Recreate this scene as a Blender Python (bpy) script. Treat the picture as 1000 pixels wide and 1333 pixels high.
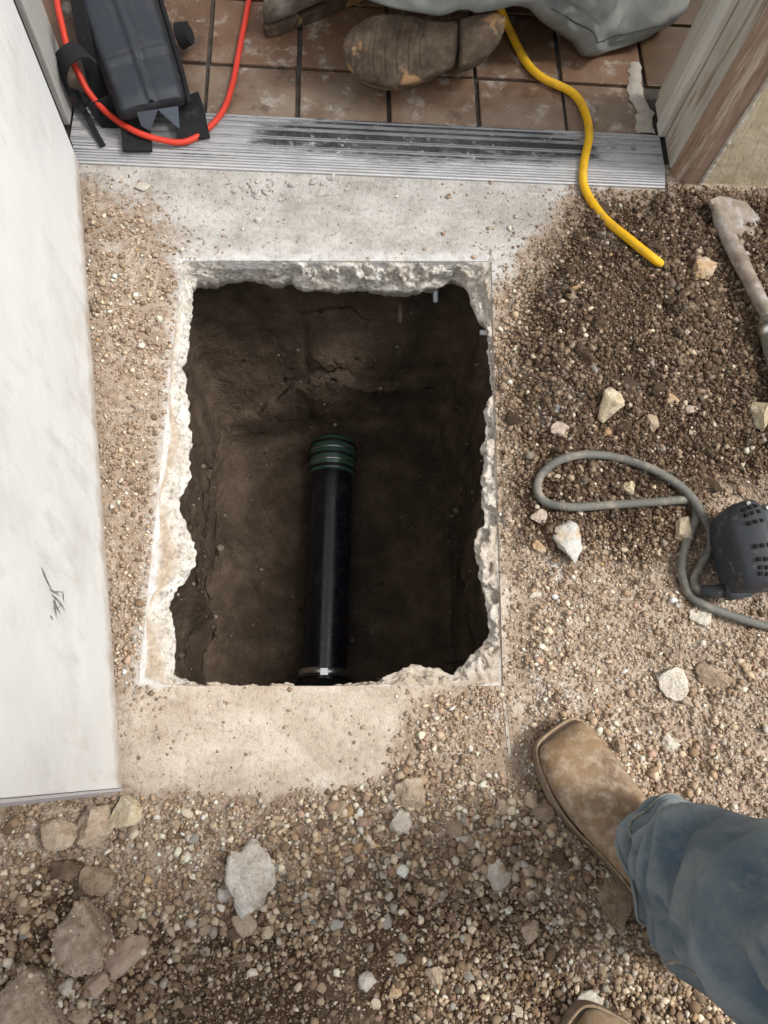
import bpy, bmesh, math, random
import numpy as np
from mathutils import Vector, Matrix, noise as mnoise

# ------------------------------------------------------------------ clear
for o in list(bpy.data.objects):
    bpy.data.objects.remove(o, do_unlink=True)
SC = bpy.context.scene
COL = SC.collection
random.seed(7)
RNG = np.random.default_rng(11)

# ------------------------------------------------------------------ camera
CAM_H = 0.986
F_PX, CX, CY = 1000.0, 500.0, 666.5
_n = np.array([-80.0, 336.0, 1000.0]); _n /= np.linalg.norm(_n)
_x = np.array([12500.0, 134.0, 1000.0]); _x -= _n * (_x @ _n); _x /= np.linalg.norm(_x)
_y = np.cross(_n, _x)
if _y[1] > 0: _y = -_y
ROT = np.array([_x, _y, -_n])          # rows: world axes in camera coordinates (x right, y down, z forward)
cam_d = bpy.data.cameras.new('camera')
cam = bpy.data.objects.new('camera', cam_d); COL.objects.link(cam)
cam_d.sensor_fit = 'VERTICAL'; cam_d.sensor_height = 24.0; cam_d.lens = 24.0 * F_PX / 1333.0
cam_d.clip_start = 0.02; cam_d.clip_end = 500.0
xc, yc, zc = ROT[:, 0], -ROT[:, 1], -ROT[:, 2]
cam.matrix_world = Matrix(((xc[0], yc[0], zc[0], 0), (xc[1], yc[1], zc[1], 0), (xc[2], yc[2], zc[2], CAM_H), (0, 0, 0, 1)))
SC.camera = cam

# ------------------------------------------------------------------ light
SUN_AZ = math.atan2(1.0, -0.04)        # open yard, to the right of the doorway
SUN_EL = math.radians(56)
world = bpy.data.worlds.new('World'); SC.world = world; world.use_nodes = True
wn, wl = world.node_tree.nodes, world.node_tree.links
wn.clear()
sky = wn.new('ShaderNodeTexSky'); sky.sky_type = 'NISHITA'; sky.sun_disc = False
sky.sun_elevation = SUN_EL; sky.sun_rotation = SUN_AZ
sky.dust_density = 4.0; sky.air_density = 1.0; sky.ozone_density = 1.0
hs = wn.new('ShaderNodeHueSaturation'); hs.inputs['Saturation'].default_value = 0.22
bg = wn.new('ShaderNodeBackground'); bg.inputs['Strength'].default_value = 0.105
wo = wn.new('ShaderNodeOutputWorld')
wl.new(sky.outputs[0], hs.inputs['Color']); wl.new(hs.outputs[0], bg.inputs['Color']); wl.new(bg.outputs[0], wo.inputs['Surface'])
sun_d = bpy.data.lights.new('sun', 'SUN'); sun_d.energy = 1.5; sun_d.angle = math.radians(14); sun_d.color = (1.0, 0.96, 0.9)
sun = bpy.data.objects.new('sun', sun_d); COL.objects.link(sun)
_sd = Vector((math.sin(SUN_AZ) * math.cos(SUN_EL), math.cos(SUN_AZ) * math.cos(SUN_EL), math.sin(SUN_EL)))
sun.rotation_euler = _sd.to_track_quat('Z', 'Y').to_euler(); sun.location = (2, -2, 4)
SC.view_settings.view_transform = 'Standard'; SC.view_settings.look = 'None'
SC.view_settings.exposure = 0.95; SC.view_settings.gamma = 1.0
SC.view_settings.use_curve_mapping = False
SC.render.engine = 'CYCLES'

# ------------------------------------------------------------------ helpers
def G(px, py, z=0.0):
    """point of the place at height z that the photograph shows at (px, py)"""
    d = ROT @ np.array([px - CX, py - CY, F_PX]); t = (z - CAM_H) / d[2]
    return Vector((d[0] * t, d[1] * t, z))
def GP(pts, z=0.0):
    return [G(p[0], p[1], p[2] if len(p) > 2 else z) for p in pts]

def vnoise(x, y, seed=0):
    """2-D value noise on numpy arrays, 0..1"""
    r = np.random.default_rng(seed).random((256, 256))
    xi = np.floor(x).astype(int); yi = np.floor(y).astype(int)
    fx = x - xi; fy = y - yi
    fx = fx * fx * (3 - 2 * fx); fy = fy * fy * (3 - 2 * fy)
    a = r[xi % 256, yi % 256]; b = r[(xi + 1) % 256, yi % 256]
    c = r[xi % 256, (yi + 1) % 256]; d = r[(xi + 1) % 256, (yi + 1) % 256]
    return (a * (1 - fx) + b * fx) * (1 - fy) + (c * (1 - fx) + d * fx) * fy
def fbm(x, y, seed=0, oct=4, rough=0.5):
    s = 0; a = 1; t = 0
    for k in range(oct):
        s = s + a * vnoise(x * 2 ** k + 17.3 * k, y * 2 ** k + 5.1 * k, seed + k); t += a; a *= rough
    return s / t
def sstep(a, b, x):
    t = np.clip((x - a) / (b - a), 0, 1); return t * t * (3 - 2 * t)
def sdist(poly, x, y):
    """signed distance to polygon, positive inside"""
    P = np.array([(p[0], p[1]) for p in poly]); n = len(P)
    d = np.full(x.shape, 1e9); inside = np.zeros(x.shape, bool)
    for i in range(n):
        a = P[i]; b = P[(i + 1) % n]; e = b - a
        wx = x - a[0]; wy = y - a[1]
        t = np.clip((wx * e[0] + wy * e[1]) / (e @ e + 1e-12), 0, 1)
        d = np.minimum(d, np.hypot(wx - e[0] * t, wy - e[1] * t))
        c = ((a[1] > y) != (b[1] > y)) & (x < (b[0] - a[0]) * (y - a[1]) / (b[1] - a[1] + 1e-15) + a[0])
        inside ^= c
    return np.where(inside, d, -d)

def new_mesh_obj(name, verts, faces, mat=None, parent=None, smooth=True):
    me = bpy.data.meshes.new(name)
    me.from_pydata([tuple(v) for v in verts], [], [tuple(f) for f in faces]); me.update()
    return link_mesh(name, me, mat, parent, smooth)
def link_mesh(name, me, mat=None, parent=None, smooth=True):
    if mat: me.materials.append(mat)
    if smooth: me.polygons.foreach_set('use_smooth', [True] * len(me.polygons))
    o = bpy.data.objects.new(name, me); COL.objects.link(o)
    if parent: o.parent = parent
    return o
def bm_obj(name, bm, mat=None, parent=None, smooth=False, recalc=True):
    if recalc: bmesh.ops.recalc_face_normals(bm, faces=bm.faces[:])
    me = bpy.data.meshes.new(name); bm.to_mesh(me); bm.free()
    return link_mesh(name, me, mat, parent, smooth)
def np_mesh(name, V, F, mat=None, parent=None, smooth=True, cols=None):
    """fast mesh from numpy: V (n,3), F (m,k)"""
    me = bpy.data.meshes.new(name); k = F.shape[1]
    me.vertices.add(len(V)); me.vertices.foreach_set('co', V.astype(np.float32).ravel())
    me.loops.add(F.size); me.loops.foreach_set('vertex_index', F.astype(np.int32).ravel())
    me.polygons.add(len(F)); me.polygons.foreach_set('loop_start', np.arange(0, F.size, k, dtype=np.int32))
    me.polygons.foreach_set('loop_total', np.full(len(F), k, dtype=np.int32))
    me.update(calc_edges=True)
    if cols is not None:
        for nm, arr in cols.items():
            a = me.attributes.new(nm, 'FLOAT_COLOR', 'POINT') if arr.ndim == 2 else me.attributes.new(nm, 'FLOAT', 'POINT')
            if arr.ndim == 2:
                a.data.foreach_set('color', np.concatenate([arr, np.ones((len(arr), 1))], 1).astype(np.float32).ravel())
            else:
                a.data.foreach_set('value', arr.astype(np.float32))
    me.validate()
    return link_mesh(name, me, mat, parent, smooth)
def tag(o, label, cat, group=None):
    o['label'] = label; o['category'] = cat
    if group: o['group'] = group
    return o
def empty(name, loc=(0, 0, 0)):
    o = bpy.data.objects.new(name, None); COL.objects.link(o); o.location = loc; o.empty_display_size = 0.05
    return o
def under(o, parent):
    """parent a mesh built in world coordinates under an empty standing at its place"""
    o.parent = parent; o.matrix_parent_inverse = Matrix.Translation(parent.location).inverted(); return o

def sub(o, part):
    """a piece of a part (both built in world coordinates)"""
    o.parent = part; return o

def box_bm(bm, x0, x1, y0, y1, z0, z1, bev=0.0, M=None):
    vs = [bm.verts.new((x, y, z)) for x in (x0, x1) for y in (y0, y1) for z in (z0, z1)]
    fs = [(0, 1, 3, 2), (4, 6, 7, 5), (0, 4, 5, 1), (2, 3, 7, 6), (0, 2, 6, 4), (1, 5, 7, 3)]
    ff = [bm.faces.new([vs[i] for i in f]) for f in fs]
    if bev > 0:
        ed = list({e for f in ff for e in f.edges})
        r = bmesh.ops.bevel(bm, geom=ed, offset=bev, segments=2, affect='EDGES', profile=0.6)
    if M is not None:
        bmesh.ops.transform(bm, matrix=M, verts=bm.verts[:])
    return bm
def catmull(pts, n=8):
    P = [Vector(p) for p in pts]; out = []
    for i in range(len(P) - 1):
        p0 = P[max(i - 1, 0)]; p1 = P[i]; p2 = P[i + 1]; p3 = P[min(i + 2, len(P) - 1)]
        for k in range(n):
            t = k / n
            out.append(0.5 * ((2 * p1) + (p2 - p0) * t + (2 * p0 - 5 * p1 + 4 * p2 - p3) * t * t + (3 * p1 - p0 - 3 * p2 + p3) * t ** 3))
    out.append(P[-1]); return out
def tube(name, pts, rad, mat, parent=None, seg=12, cap=True):
    """round tube along pts; rad is a number or a list"""
    P = [Vector(p) for p in pts]; n = len(P); V = []; F = []
    up = Vector((0, 0, 1)); prev = None
    for i in range(n):
        t = (P[min(i + 1, n - 1)] - P[max(i - 1, 0)]).normalized()
        if prev is None:
            a = t.cross(up)
            if a.length < 1e-3: a = t.cross(Vector((1, 0, 0)))
            a.normalize()
        else:
            a = (prev - t * prev.dot(t)).normalized()
        prev = a; b = t.cross(a)
        r = rad if not hasattr(rad, '__len__') else rad[min(int(i * len(rad) / n), len(rad) - 1)]
        for k in range(seg):
            an = 2 * math.pi * k / seg
            V.append(P[i] + (a * math.cos(an) + b * math.sin(an)) * r)
    for i in range(n - 1):
        for k in range(seg):
            F.append((i * seg + k, i * seg + (k + 1) % seg, (i + 1) * seg + (k + 1) % seg, (i + 1) * seg + k))
    if cap:
        F.append(tuple(range(seg))[::-1]); F.append(tuple((n - 1) * seg + k for k in range(seg)))
    return new_mesh_obj(name, V, F, mat, parent)
def loft(name, rings, mat, parent=None, smooth=True, cap=True, closed=True):
    n = len(rings[0]); V = [p for r in rings for p in r]; F = []
    for i in range(len(rings) - 1):
        for k in range(n if closed else n - 1):
            F.append((i * n + k, i * n + (k + 1) % n, (i + 1) * n + (k + 1) % n, (i + 1) * n + k))
    if cap and closed:
        F.append(tuple(range(n))[::-1]); F.append(tuple((len(rings) - 1) * n + k for k in range(n)))
    o = new_mesh_obj(name, V, F, mat, parent, smooth)
    bm = bmesh.new(); bm.from_mesh(o.data); bmesh.ops.recalc_face_normals(bm, faces=bm.faces[:]); bm.to_mesh(o.data); bm.free()
    return o
def strap(name, pts, width, thick, mat, parent=None, side=None):
    """flat webbing along pts; side = across direction(s)"""
    P = [Vector(p) for p in pts]; rings = []
    for i in range(len(P)):
        t = (P[min(i + 1, len(P) - 1)] - P[max(i - 1, 0)]).normalized()
        s = Vector(side) if side is not None else Vector((t.y, -t.x, 0))
        s = (s - t * s.dot(t)).normalized(); nn = t.cross(s)
        a = s * width / 2; b = nn * thick / 2
        rings.append([P[i] - a - b, P[i] + a - b, P[i] + a + b, P[i] - a + b])
    return loft(name, rings, mat, parent, smooth=False)

# ------------------------------------------------------------------ materials
class NT:
    def __init__(self, name):
        self.m = bpy.data.materials.new(name); self.m.use_nodes = True
        self.t = self.m.node_tree; self.N = self.t.nodes; self.L = self.t.links
        self.b = self.N['Principled BSDF']; self.co = self.N.new('ShaderNodeTexCoord')
    def lk(self, a, b): self.L.new(a, b); return self
    def mapv(self, scale=(1, 1, 1), coord='Object', rot=(0, 0, 0)):
        mp = self.N.new('ShaderNodeMapping'); mp.inputs['Scale'].default_value = scale; mp.inputs['Rotation'].default_value = rot
        self.L.new(self.co.outputs[coord], mp.inputs['Vector']); return mp.outputs[0]
    def noise(self, scale, detail=4, rough=0.55, vec=None, dist=0.0):
        n = self.N.new('ShaderNodeTexNoise'); n.inputs['Scale'].default_value = scale
        n.inputs['Detail'].default_value = detail; n.inputs['Roughness'].default_value = rough; n.inputs['Distortion'].default_value = dist
        self.L.new(vec if vec is not None else self.co.outputs['Object'], n.inputs['Vector']); return n.outputs[0]
    def voro(self, scale, vec=None, feature='F1', out='Distance'):
        n = self.N.new('ShaderNodeTexVoronoi'); n.feature = feature; n.inputs['Scale'].default_value = scale
        self.L.new(vec if vec is not None else self.co.outputs['Object'], n.inputs['Vector']); return n.outputs[out]
    def ramp(self, fac, stops):
        r = self.N.new('ShaderNodeValToRGB'); e = r.color_ramp.elements
        while len(e) < len(stops): e.new(0.5)
        for i, (p, c) in enumerate(stops):
            e[i].position = p; e[i].color = (c, c, c, 1) if not hasattr(c, '__len__') else (*c, 1)
        self.L.new(fac, r.inputs['Fac']); return r.outputs['Color']
    def mix(self, fac, a, b, mode='MIX'):
        m = self.N.new('ShaderNodeMix'); m.data_type = 'RGBA'; m.blend_type = mode
        for v, i in ((fac, 0), (a, 6), (b, 7)):
            if hasattr(v, 'is_output'): self.L.new(v, m.inputs[i])
            elif i == 0: m.inputs[0].default_value = v
            else: m.inputs[i].default_value = (*v, 1)
        return m.outputs[2]
    def math(self, op, a, b=0.0, clamp=False):
        m = self.N.new('ShaderNodeMath'); m.operation = op; m.use_clamp = clamp
        for v, i in ((a, 0), (b, 1)):
            if hasattr(v, 'is_output'): self.L.new(v, m.inputs[i])
            else: m.inputs[i].default_value = v
        return m.outputs[0]
    def attr(self, name, out='Color'):
        a = self.N.new('ShaderNodeAttribute'); a.attribute_name = name; return a.outputs[out]
    def sep(self, coord='Object'):
        s = self.N.new('ShaderNodeSeparateXYZ'); self.L.new(self.co.outputs[coord], s.inputs[0]); return s.outputs
    def bump(self, h, strength=0.5, dist=0.002, prev=None):
        b = self.N.new('ShaderNodeBump'); b.inputs['Strength'].default_value = strength; b.inputs['Distance'].default_value = dist
        self.L.new(h, b.inputs['Height'])
        if prev is not None: self.L.new(prev, b.inputs['Normal'])
        return b.outputs[0]
    def done(self, col, rough=0.9, normal=None, metal=0.0, spec=0.3):
        for v, k in ((col, 'Base Color'), (rough, 'Roughness'), (metal, 'Metallic')):
            if hasattr(v, 'is_output'): self.L.new(v, self.b.inputs[k])
            elif hasattr(v, '__len__'): self.b.inputs[k].default_value = (*v, 1)
            else: self.b.inputs[k].default_value = v
        self.b.inputs['Specular IOR Level'].default_value = spec
        if normal is not None: self.L.new(normal, self.b.inputs['Normal'])
        return self.m

def simple_mat(name, c1, c2, scale=30, rough=0.8, bump=0.3, bdist=0.001, bscale=None, metal=0.0, spec=0.3, dust=None, dust_amt=0.5, dust_scale=12):
    t = NT(name); n = t.noise(scale, 5, 0.6)
    c = t.ramp(n, [(0.3, c1), (0.7, c2)])
    if dust:
        d = t.ramp(t.noise(dust_scale, 6, 0.65), [(0.62 - dust_amt * 0.35, 0.0), (0.8 - dust_amt * 0.2, 1.0)])
        c = t.mix(d, c, dust)
    nb = t.bump(t.noise(bscale or scale * 3, 5, 0.6), bump, bdist)
    return t.done(c, rough, nb, metal, spec)

# soil sheet: dark damp crumb against pale dry dust, by attribute "dry"
t = NT('soil')
n1 = t.noise(60, 6, 0.65); n2 = t.noise(9, 5, 0.6); n3 = t.noise(260, 3, 0.6)
damp = t.ramp(n1, [(0.3, (0.040, 0.024, 0.014)), (0.55, (0.088, 0.054, 0.032)), (0.75, (0.16, 0.105, 0.066))])
dry = t.ramp(n1, [(0.28, (0.26, 0.195, 0.145)), (0.52, (0.42, 0.335, 0.26)), (0.75, (0.55, 0.47, 0.385))])
f = t.math('ADD', t.attr('dry', 'Fac'), t.math('MULTIPLY', t.math('SUBTRACT', n2, 0.5), 0.9))
c = t.mix(t.ramp(f, [(0.3, 0.0), (0.7, 1.0)]), damp, dry)
c = t.mix(t.ramp(n3, [(0.60, 0.0), (0.72, 0.55)]), c, (0.5, 0.43, 0.34))
c = t.mix(t.math('MULTIPLY', t.attr('lime', 'Fac'), t.ramp(t.noise(70, 5, 0.7), [(0.4, 0.0), (0.62, 0.85)])), c, (0.62, 0.6, 0.57))
nb = t.bump(n3, 0.9, 0.003, t.bump(t.voro(170), 0.9, 0.004))
M_SOIL = t.done(c, 0.95, nb, spec=0.15)

# pit earth: damp, smoother
t = NT('pit_earth')
n1 = t.noise(25, 6, 0.65); n3 = t.noise(240, 3, 0.6)
c = t.ramp(n1, [(0.3, (0.075, 0.052, 0.036)), (0.55, (0.14, 0.10, 0.07)), (0.8, (0.22, 0.165, 0.12))])
c = t.mix(t.ramp(t.noise(7, 5, 0.65), [(0.45, 0.0), (0.62, 0.75)]), c, (0.055, 0.038, 0.025))
c = t.mix(t.ramp(n3, [(0.66, 0.0), (0.74, 0.5)]), c, (0.34, 0.28, 0.21))
nb = t.bump(n3, 0.8, 0.003, t.bump(t.noise(55, 7, 0.7), 1.0, 0.016))
M_PIT = t.done(c, 0.8, nb, spec=0.3)

# weathered concrete top
t = NT('concrete')
sx = t.sep()
n1 = t.noise(14, 6, 0.62); n2 = t.noise(120, 4, 0.6); n3 = t.noise(420, 2, 0.5); n4 = t.noise(5, 4, 0.6)
grey = t.ramp(n1, [(0.3, (0.30, 0.28, 0.255)), (0.5, (0.43, 0.41, 0.385)), (0.7, (0.56, 0.545, 0.52))])
tan = t.ramp(n1, [(0.3, (0.36, 0.29, 0.225)), (0.5, (0.475, 0.40, 0.325)), (0.72, (0.60, 0.53, 0.455))])
yy = t.math('ADD', t.math('MULTIPLY', t.math('SUBTRACT', 0.70, sx[1]), 4.0), t.math('MULTIPLY', t.math('SUBTRACT', n4, 0.5), 2.6))
c = t.mix(t.ramp(yy, [(0.0, 0.0), (1.0, 1.0)]), grey, tan)
c = t.mix(t.ramp(n2, [(0.3, 0.5), (0.5, 0.0)]), c, (0.22, 0.18, 0.14))
c = t.mix(t.ramp(n3, [(0.64, 0.0), (0.72, 0.7)]), c, (0.7, 0.66, 0.6))
pk = t.ramp(t.voro(55), [(0.05, 1.0), (0.09, 0.0)])
pk = t.math('MULTIPLY', pk, t.ramp(t.noise(22, 2), [(0.6, 0.0), (0.66, 1.0)]))
c = t.mix(pk, c, (0.13, 0.10, 0.075))
dt = t.math('ADD', t.math('MULTIPLY', t.attr('dirt', 'Fac'), 1.25), t.math('MULTIPLY', t.math('SUBTRACT', t.noise(38, 6, 0.72), 0.56), 2.2))
c = t.mix(t.ramp(dt, [(0.25, 0.0), (0.85, 0.92)]), c, t.ramp(n2, [(0.3, (0.20, 0.145, 0.10)), (0.6, (0.36, 0.275, 0.205)), (0.75, (0.50, 0.42, 0.34))]))
c = t.mix(t.math('MULTIPLY', t.attr('slurry', 'Fac'), t.ramp(t.noise(70, 4, 0.6), [(0.35, 0.1), (0.6, 1.0)])), c, (0.70, 0.71, 0.71))
sm = t.noise(16, 4, 0.6, t.mapv((1.0, 2.6, 1), rot=(0, 0, 0.4)))
c = t.mix(t.ramp(sm, [(0.54, 0.0), (0.68, 0.35)]), c, (0.66, 0.62, 0.56))
nb = t.bump(n3, 0.7, 0.0018, t.bump(n2, 0.7, 0.004, t.bump(t.math('SUBTRACT', 1.0, pk), 0.8, 0.004)))
M_CONC = t.done(c, 0.92, nb, spec=0.2)

# freshly broken concrete with saw slurry
t = NT('broken_concrete')
n1 = t.noise(45, 6, 0.68); n2 = t.noise(230, 4, 0.6); v = t.voro(70)
c = t.ramp(n1, [(0.30, (0.36, 0.325, 0.28)), (0.46, (0.58, 0.55, 0.50)), (0.66, (0.76, 0.745, 0.71))])
ag = t.voro(120, out='Color'); agd = t.voro(120)
c = t.mix(t.ramp(agd, [(0.25, 0.75), (0.42, 0.0)]), c, t.ramp(ag, [(0.2, (0.24, 0.19, 0.145)), (0.5, (0.52, 0.49, 0.44)), (0.85, (0.74, 0.72, 0.68))]))
c = t.mix(t.ramp(n2, [(0.32, 0.65), (0.47, 0.0)]), c, (0.30, 0.26, 0.21))
dirt = t.ramp(t.noise(30, 6, 0.65), [(0.25, 0.15), (0.5, 1.0)])
c = t.mix(t.math('MULTIPLY', t.attr('dirt', 'Fac'), dirt), c, t.ramp(t.noise(110, 6, 0.7), [(0.3, (0.25, 0.18, 0.125)), (0.52, (0.42, 0.335, 0.25)), (0.7, (0.58, 0.50, 0.41))]))
c = t.mix(t.ramp(t.noise(20, 6, 0.7), [(0.46, 0.0), (0.68, 0.55)]), c, (0.44, 0.37, 0.29))
c = t.mix(t.math('MULTIPLY', t.attr('slurry', 'Fac'), t.ramp(t.noise(60, 5, 0.7), [(0.36, 0.1), (0.6, 0.95)])), c, (0.60, 0.615, 0.62))
nb = t.bump(n2, 0.8, 0.003, t.bump(agd, 0.5, 0.004))
M_BREAK = t.done(c, 0.95, nb, spec=0.2)

# pebbles coloured one by one
t = NT('pebble_stone')
c = t.attr('col'); n1 = t.noise(330, 3, 0.6)
c = t.mix(t.ramp(n1, [(0.35, 0.55), (0.65, 0.0)]), c, t.mix(0.55, c, (0.10, 0.075, 0.055)))
M_PEB = t.done(c, 0.85, t.bump(n1, 0.4, 0.001), spec=0.25)
# single pebbles
def pebble_mat(name, c0):
    t = NT(name); oi = t.N.new('ShaderNodeObjectInfo'); n1 = t.noise(160, 5, 0.6)
    c = t.mix(oi.outputs['Random'], tuple(x * 0.78 for x in c0), tuple(min(x * 1.2, 0.8) for x in c0))
    c = t.mix(t.ramp(n1, [(0.35, 0.6), (0.62, 0.0)]), c, tuple(x * 0.45 for x in c0))
    return t.done(c, 0.85, t.bump(n1, 0.6, 0.0015), spec=0.25)
PEBC = [('dark brown', pebble_mat('dark_brown_pebble', (0.19, 0.13, 0.085)), 5), ('brown', pebble_mat('brown_pebble', (0.30, 0.215, 0.145)), 6), ('tan', pebble_mat('tan_pebble', (0.43, 0.335, 0.235)), 6), ('cream', pebble_mat('cream_pebble', (0.60, 0.52, 0.40)), 3), ('grey', pebble_mat('grey_pebble', (0.40, 0.38, 0.335)), 2), ('rusty orange', pebble_mat('orange_pebble', (0.44, 0.285, 0.15)), 1)]

def rock_mat(name, c1, c2, c3, dirt=(0.26, 0.19, 0.13), scale=55, damt=0.5):
    t = NT(name); n1 = t.noise(scale, 6, 0.65); n2 = t.noise(scale * 5, 4, 0.6)
    c = t.ramp(n1, [(0.3, c1), (0.5, c2), (0.68, c3)])
    c = t.mix(t.ramp(n2, [(0.28, 0.7), (0.40, 0.0)]), c, tuple(x * 0.45 for x in c1))
    c = t.mix(t.ramp(t.noise(scale * 0.6, 5, 0.7), [(0.62 - 0.3 * damt, 0.0), (0.82 - 0.25 * damt, 0.9)]), c, dirt)
    return t.done(c, 0.92, t.bump(n2, 0.9, 0.0025, t.bump(n1, 0.8, 0.007)), spec=0.2)

# ------------------------------------------------------------------ plan of the place (metres)
CUT = [G(237, 339), G(640, 340), G(655, 893), G(179, 893)]     # saw cut rectangle on the slab
THR_Y0, THR_Y1 = 0.893, 0.994
WALL_Y = 0.905
HINGE = G(103, 213, 0.02); FREE = G(160, 1030, 0.02)

# inner edge of the broken concrete (photograph trace, height of that edge)
B_TOP = [(250, 378), (257, 369), (275, 368), (300, 363), (318, 361), (340, 365), (365, 370), (378, 366), (395, 375), (420, 377), (440, 376), (460, 374), (485, 376), (505, 378), (530, 381), (550, 379), (568, 375), (583, 370), (590, 363), (603, 370), (610, 380)]
B_RIGHT = [(613, 398), (620, 412), (632, 424), (635, 440), (636, 470), (640, 500), (640, 520), (630, 536), (634, 552), (627, 585), (631, 600), (627, 630), (627, 660), (633, 678), (620, 695), (616, 715), (622, 730), (625, 755), (631, 775), (634, 800), (636, 830), (625, 845), (612, 852), (601, 868), (590, 878)]
B_BOT = [(575, 874), (560, 868), (545, 867), (525, 870), (510, 877), (490, 888), (470, 888), (455, 891), (430, 893), (400, 894), (380, 896), (350, 893), (310, 894), (270, 893), (245, 888), (225, 878)]
B_LEFT = [(229, 862), (227, 842), (226, 815), (221, 790), (226, 772), (242, 755), (255, 735), (258, 718), (248, 700), (236, 672), (234, 652), (240, 640), (247, 620), (248, 590), (252, 580), (247, 555), (246, 525), (242, 510), (244, 490), (237, 478), (245, 465), (247, 440), (248, 420), (252, 400)]
trace = [(p, -0.058) for p in B_TOP] + [(p, -0.016) for p in B_RIGHT] + [(p, -0.014) for p in B_BOT] + [(p, -0.020) for p in B_LEFT]
zz = [z for _, z in trace]; nT = len(trace)
zs = [sum(zz[(i + k) % nT] for k in range(-3, 4)) / 7 for i in range(nT)]
Bpts = [G(p[0], p[1], zs[i]) for i, (p, _) in enumerate(trace)]
def resample(P, N):
    P = P + [P[0]]; d = [0.0]
    for i in range(len(P) - 1): d.append(d[-1] + (P[i + 1] - P[i]).length)
    out = []; j = 0
    for k in range(N):
        s = d[-1] * k / N
        while d[j + 1] < s: j += 1
        u = (s - d[j]) / (d[j + 1] - d[j] + 1e-12); out.append(P[j].lerp(P[j + 1], u))
    return out
NB = 1100
B = resample(Bpts, NB)
HC = sum((Vector((p.x, p.y, 0)) for p in B), Vector()) / NB
def out_dir(P, i):
    a = P[(i - 6) % len(P)]; b = P[(i + 6) % len(P)]; tt = (b - a); n = Vector((-tt.y, tt.x, 0))
    if n.length < 1e-9: n = Vector((P[i].x - HC.x, P[i].y - HC.y, 0))
    n.normalize()
    if n.dot(Vector((P[i].x - HC.x, P[i].y - HC.y, 0))) < 0: n = -n
    return n
x_min, x_max = min(p.x for p in B), max(p.x for p in B); y_min, y_max = min(p.y for p in B), max(p.y for p in B)
def side_w(p):
    """how much a point belongs to top, right, bottom, left"""
    a = np.array([y_max - p.y, x_max - p.x, p.y - y_min, p.x - x_min]); w = np.exp(-a / 0.02); return w / w.sum()
def ray_rect(p):
    d = Vector((p.x - HC.x, p.y - HC.y)); best = None
    for i in range(4):
        a = CUT[i]; b = CUT[(i + 1) % 4]; e = Vector((b.x - a.x, b.y - a.y)); w = Vector((a.x - HC.x, a.y - HC.y))
        den = d.x * e.y - d.y * e.x
        if abs(den) < 1e-9: continue
        s = (w.x * e.y - w.y * e.x) / den; u = (w.x * d.y - w.y * d.x) / den
        if s > 0 and -1e-6 <= u <= 1 + 1e-6 and (best is None or s < best): best = s
    return Vector((HC.x + d.x * best, HC.y + d.y * best, 0))

# ------------------------------------------------------------------ concrete slab
SX0, SX1, SY0, SY1 = -0.62, 0.66, -0.10, 0.8925
SOIL = GP([(752, 258), (712, 305), (675, 350), (650, 400), (640, 470), (640, 560), (645, 640), (650, 720), (668, 752), (700, 775), (685, 820), (668, 850), (675, 900), (682, 930), (680, 965), (640, 985), (560, 1000), (490, 1022), (420, 1030), (330, 1045), (200, 1030), (60, 1036)]) + [Vector((-3, 0.05, 0)), Vector((-60, 0.05, 0)), Vector((-60, -60, 0)), Vector((60, -60, 0)), Vector((60, 0.89, 0)), Vector((0.6, 0.888, 0))] + GP([(868, 246), (800, 258)])
LEFT = GP([(104, 238), (135, 250), (185, 290), (215, 318), (228, 350), (226, 440), (211, 560), (197, 700), (184, 840), (174, 888), (150, 905), (60, 905), (60, 275)])
PATCH = GP([(585, 908), (640, 880), (652, 905), (655, 985), (590, 1000), (520, 968), (545, 930)])
DAMP = GP([(760, 262), (700, 330), (670, 400), (655, 480), (655, 600), (662, 720), (720, 735), (900, 720), (940, 640), (1400, 640), (1400, 240), (870, 240)])
DAMP2 = GP([(-300, 1130), (120, 1130), (250, 1170), (420, 1110), (620, 1100), (700, 1040), (760, 1200), (900, 1290), (1000, 1700), (-300, 1700)])
LIME = [(725, 520, 0.035), (705, 540, 0.03), (660, 400, 0.02), (712, 385, 0.02), (785, 320, 0.022), (668, 490, 0.02), (720, 745, 0.02), (690, 905, 0.03), (670, 940, 0.03), (740, 905, 0.02), (660, 870, 0.02)]
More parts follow.
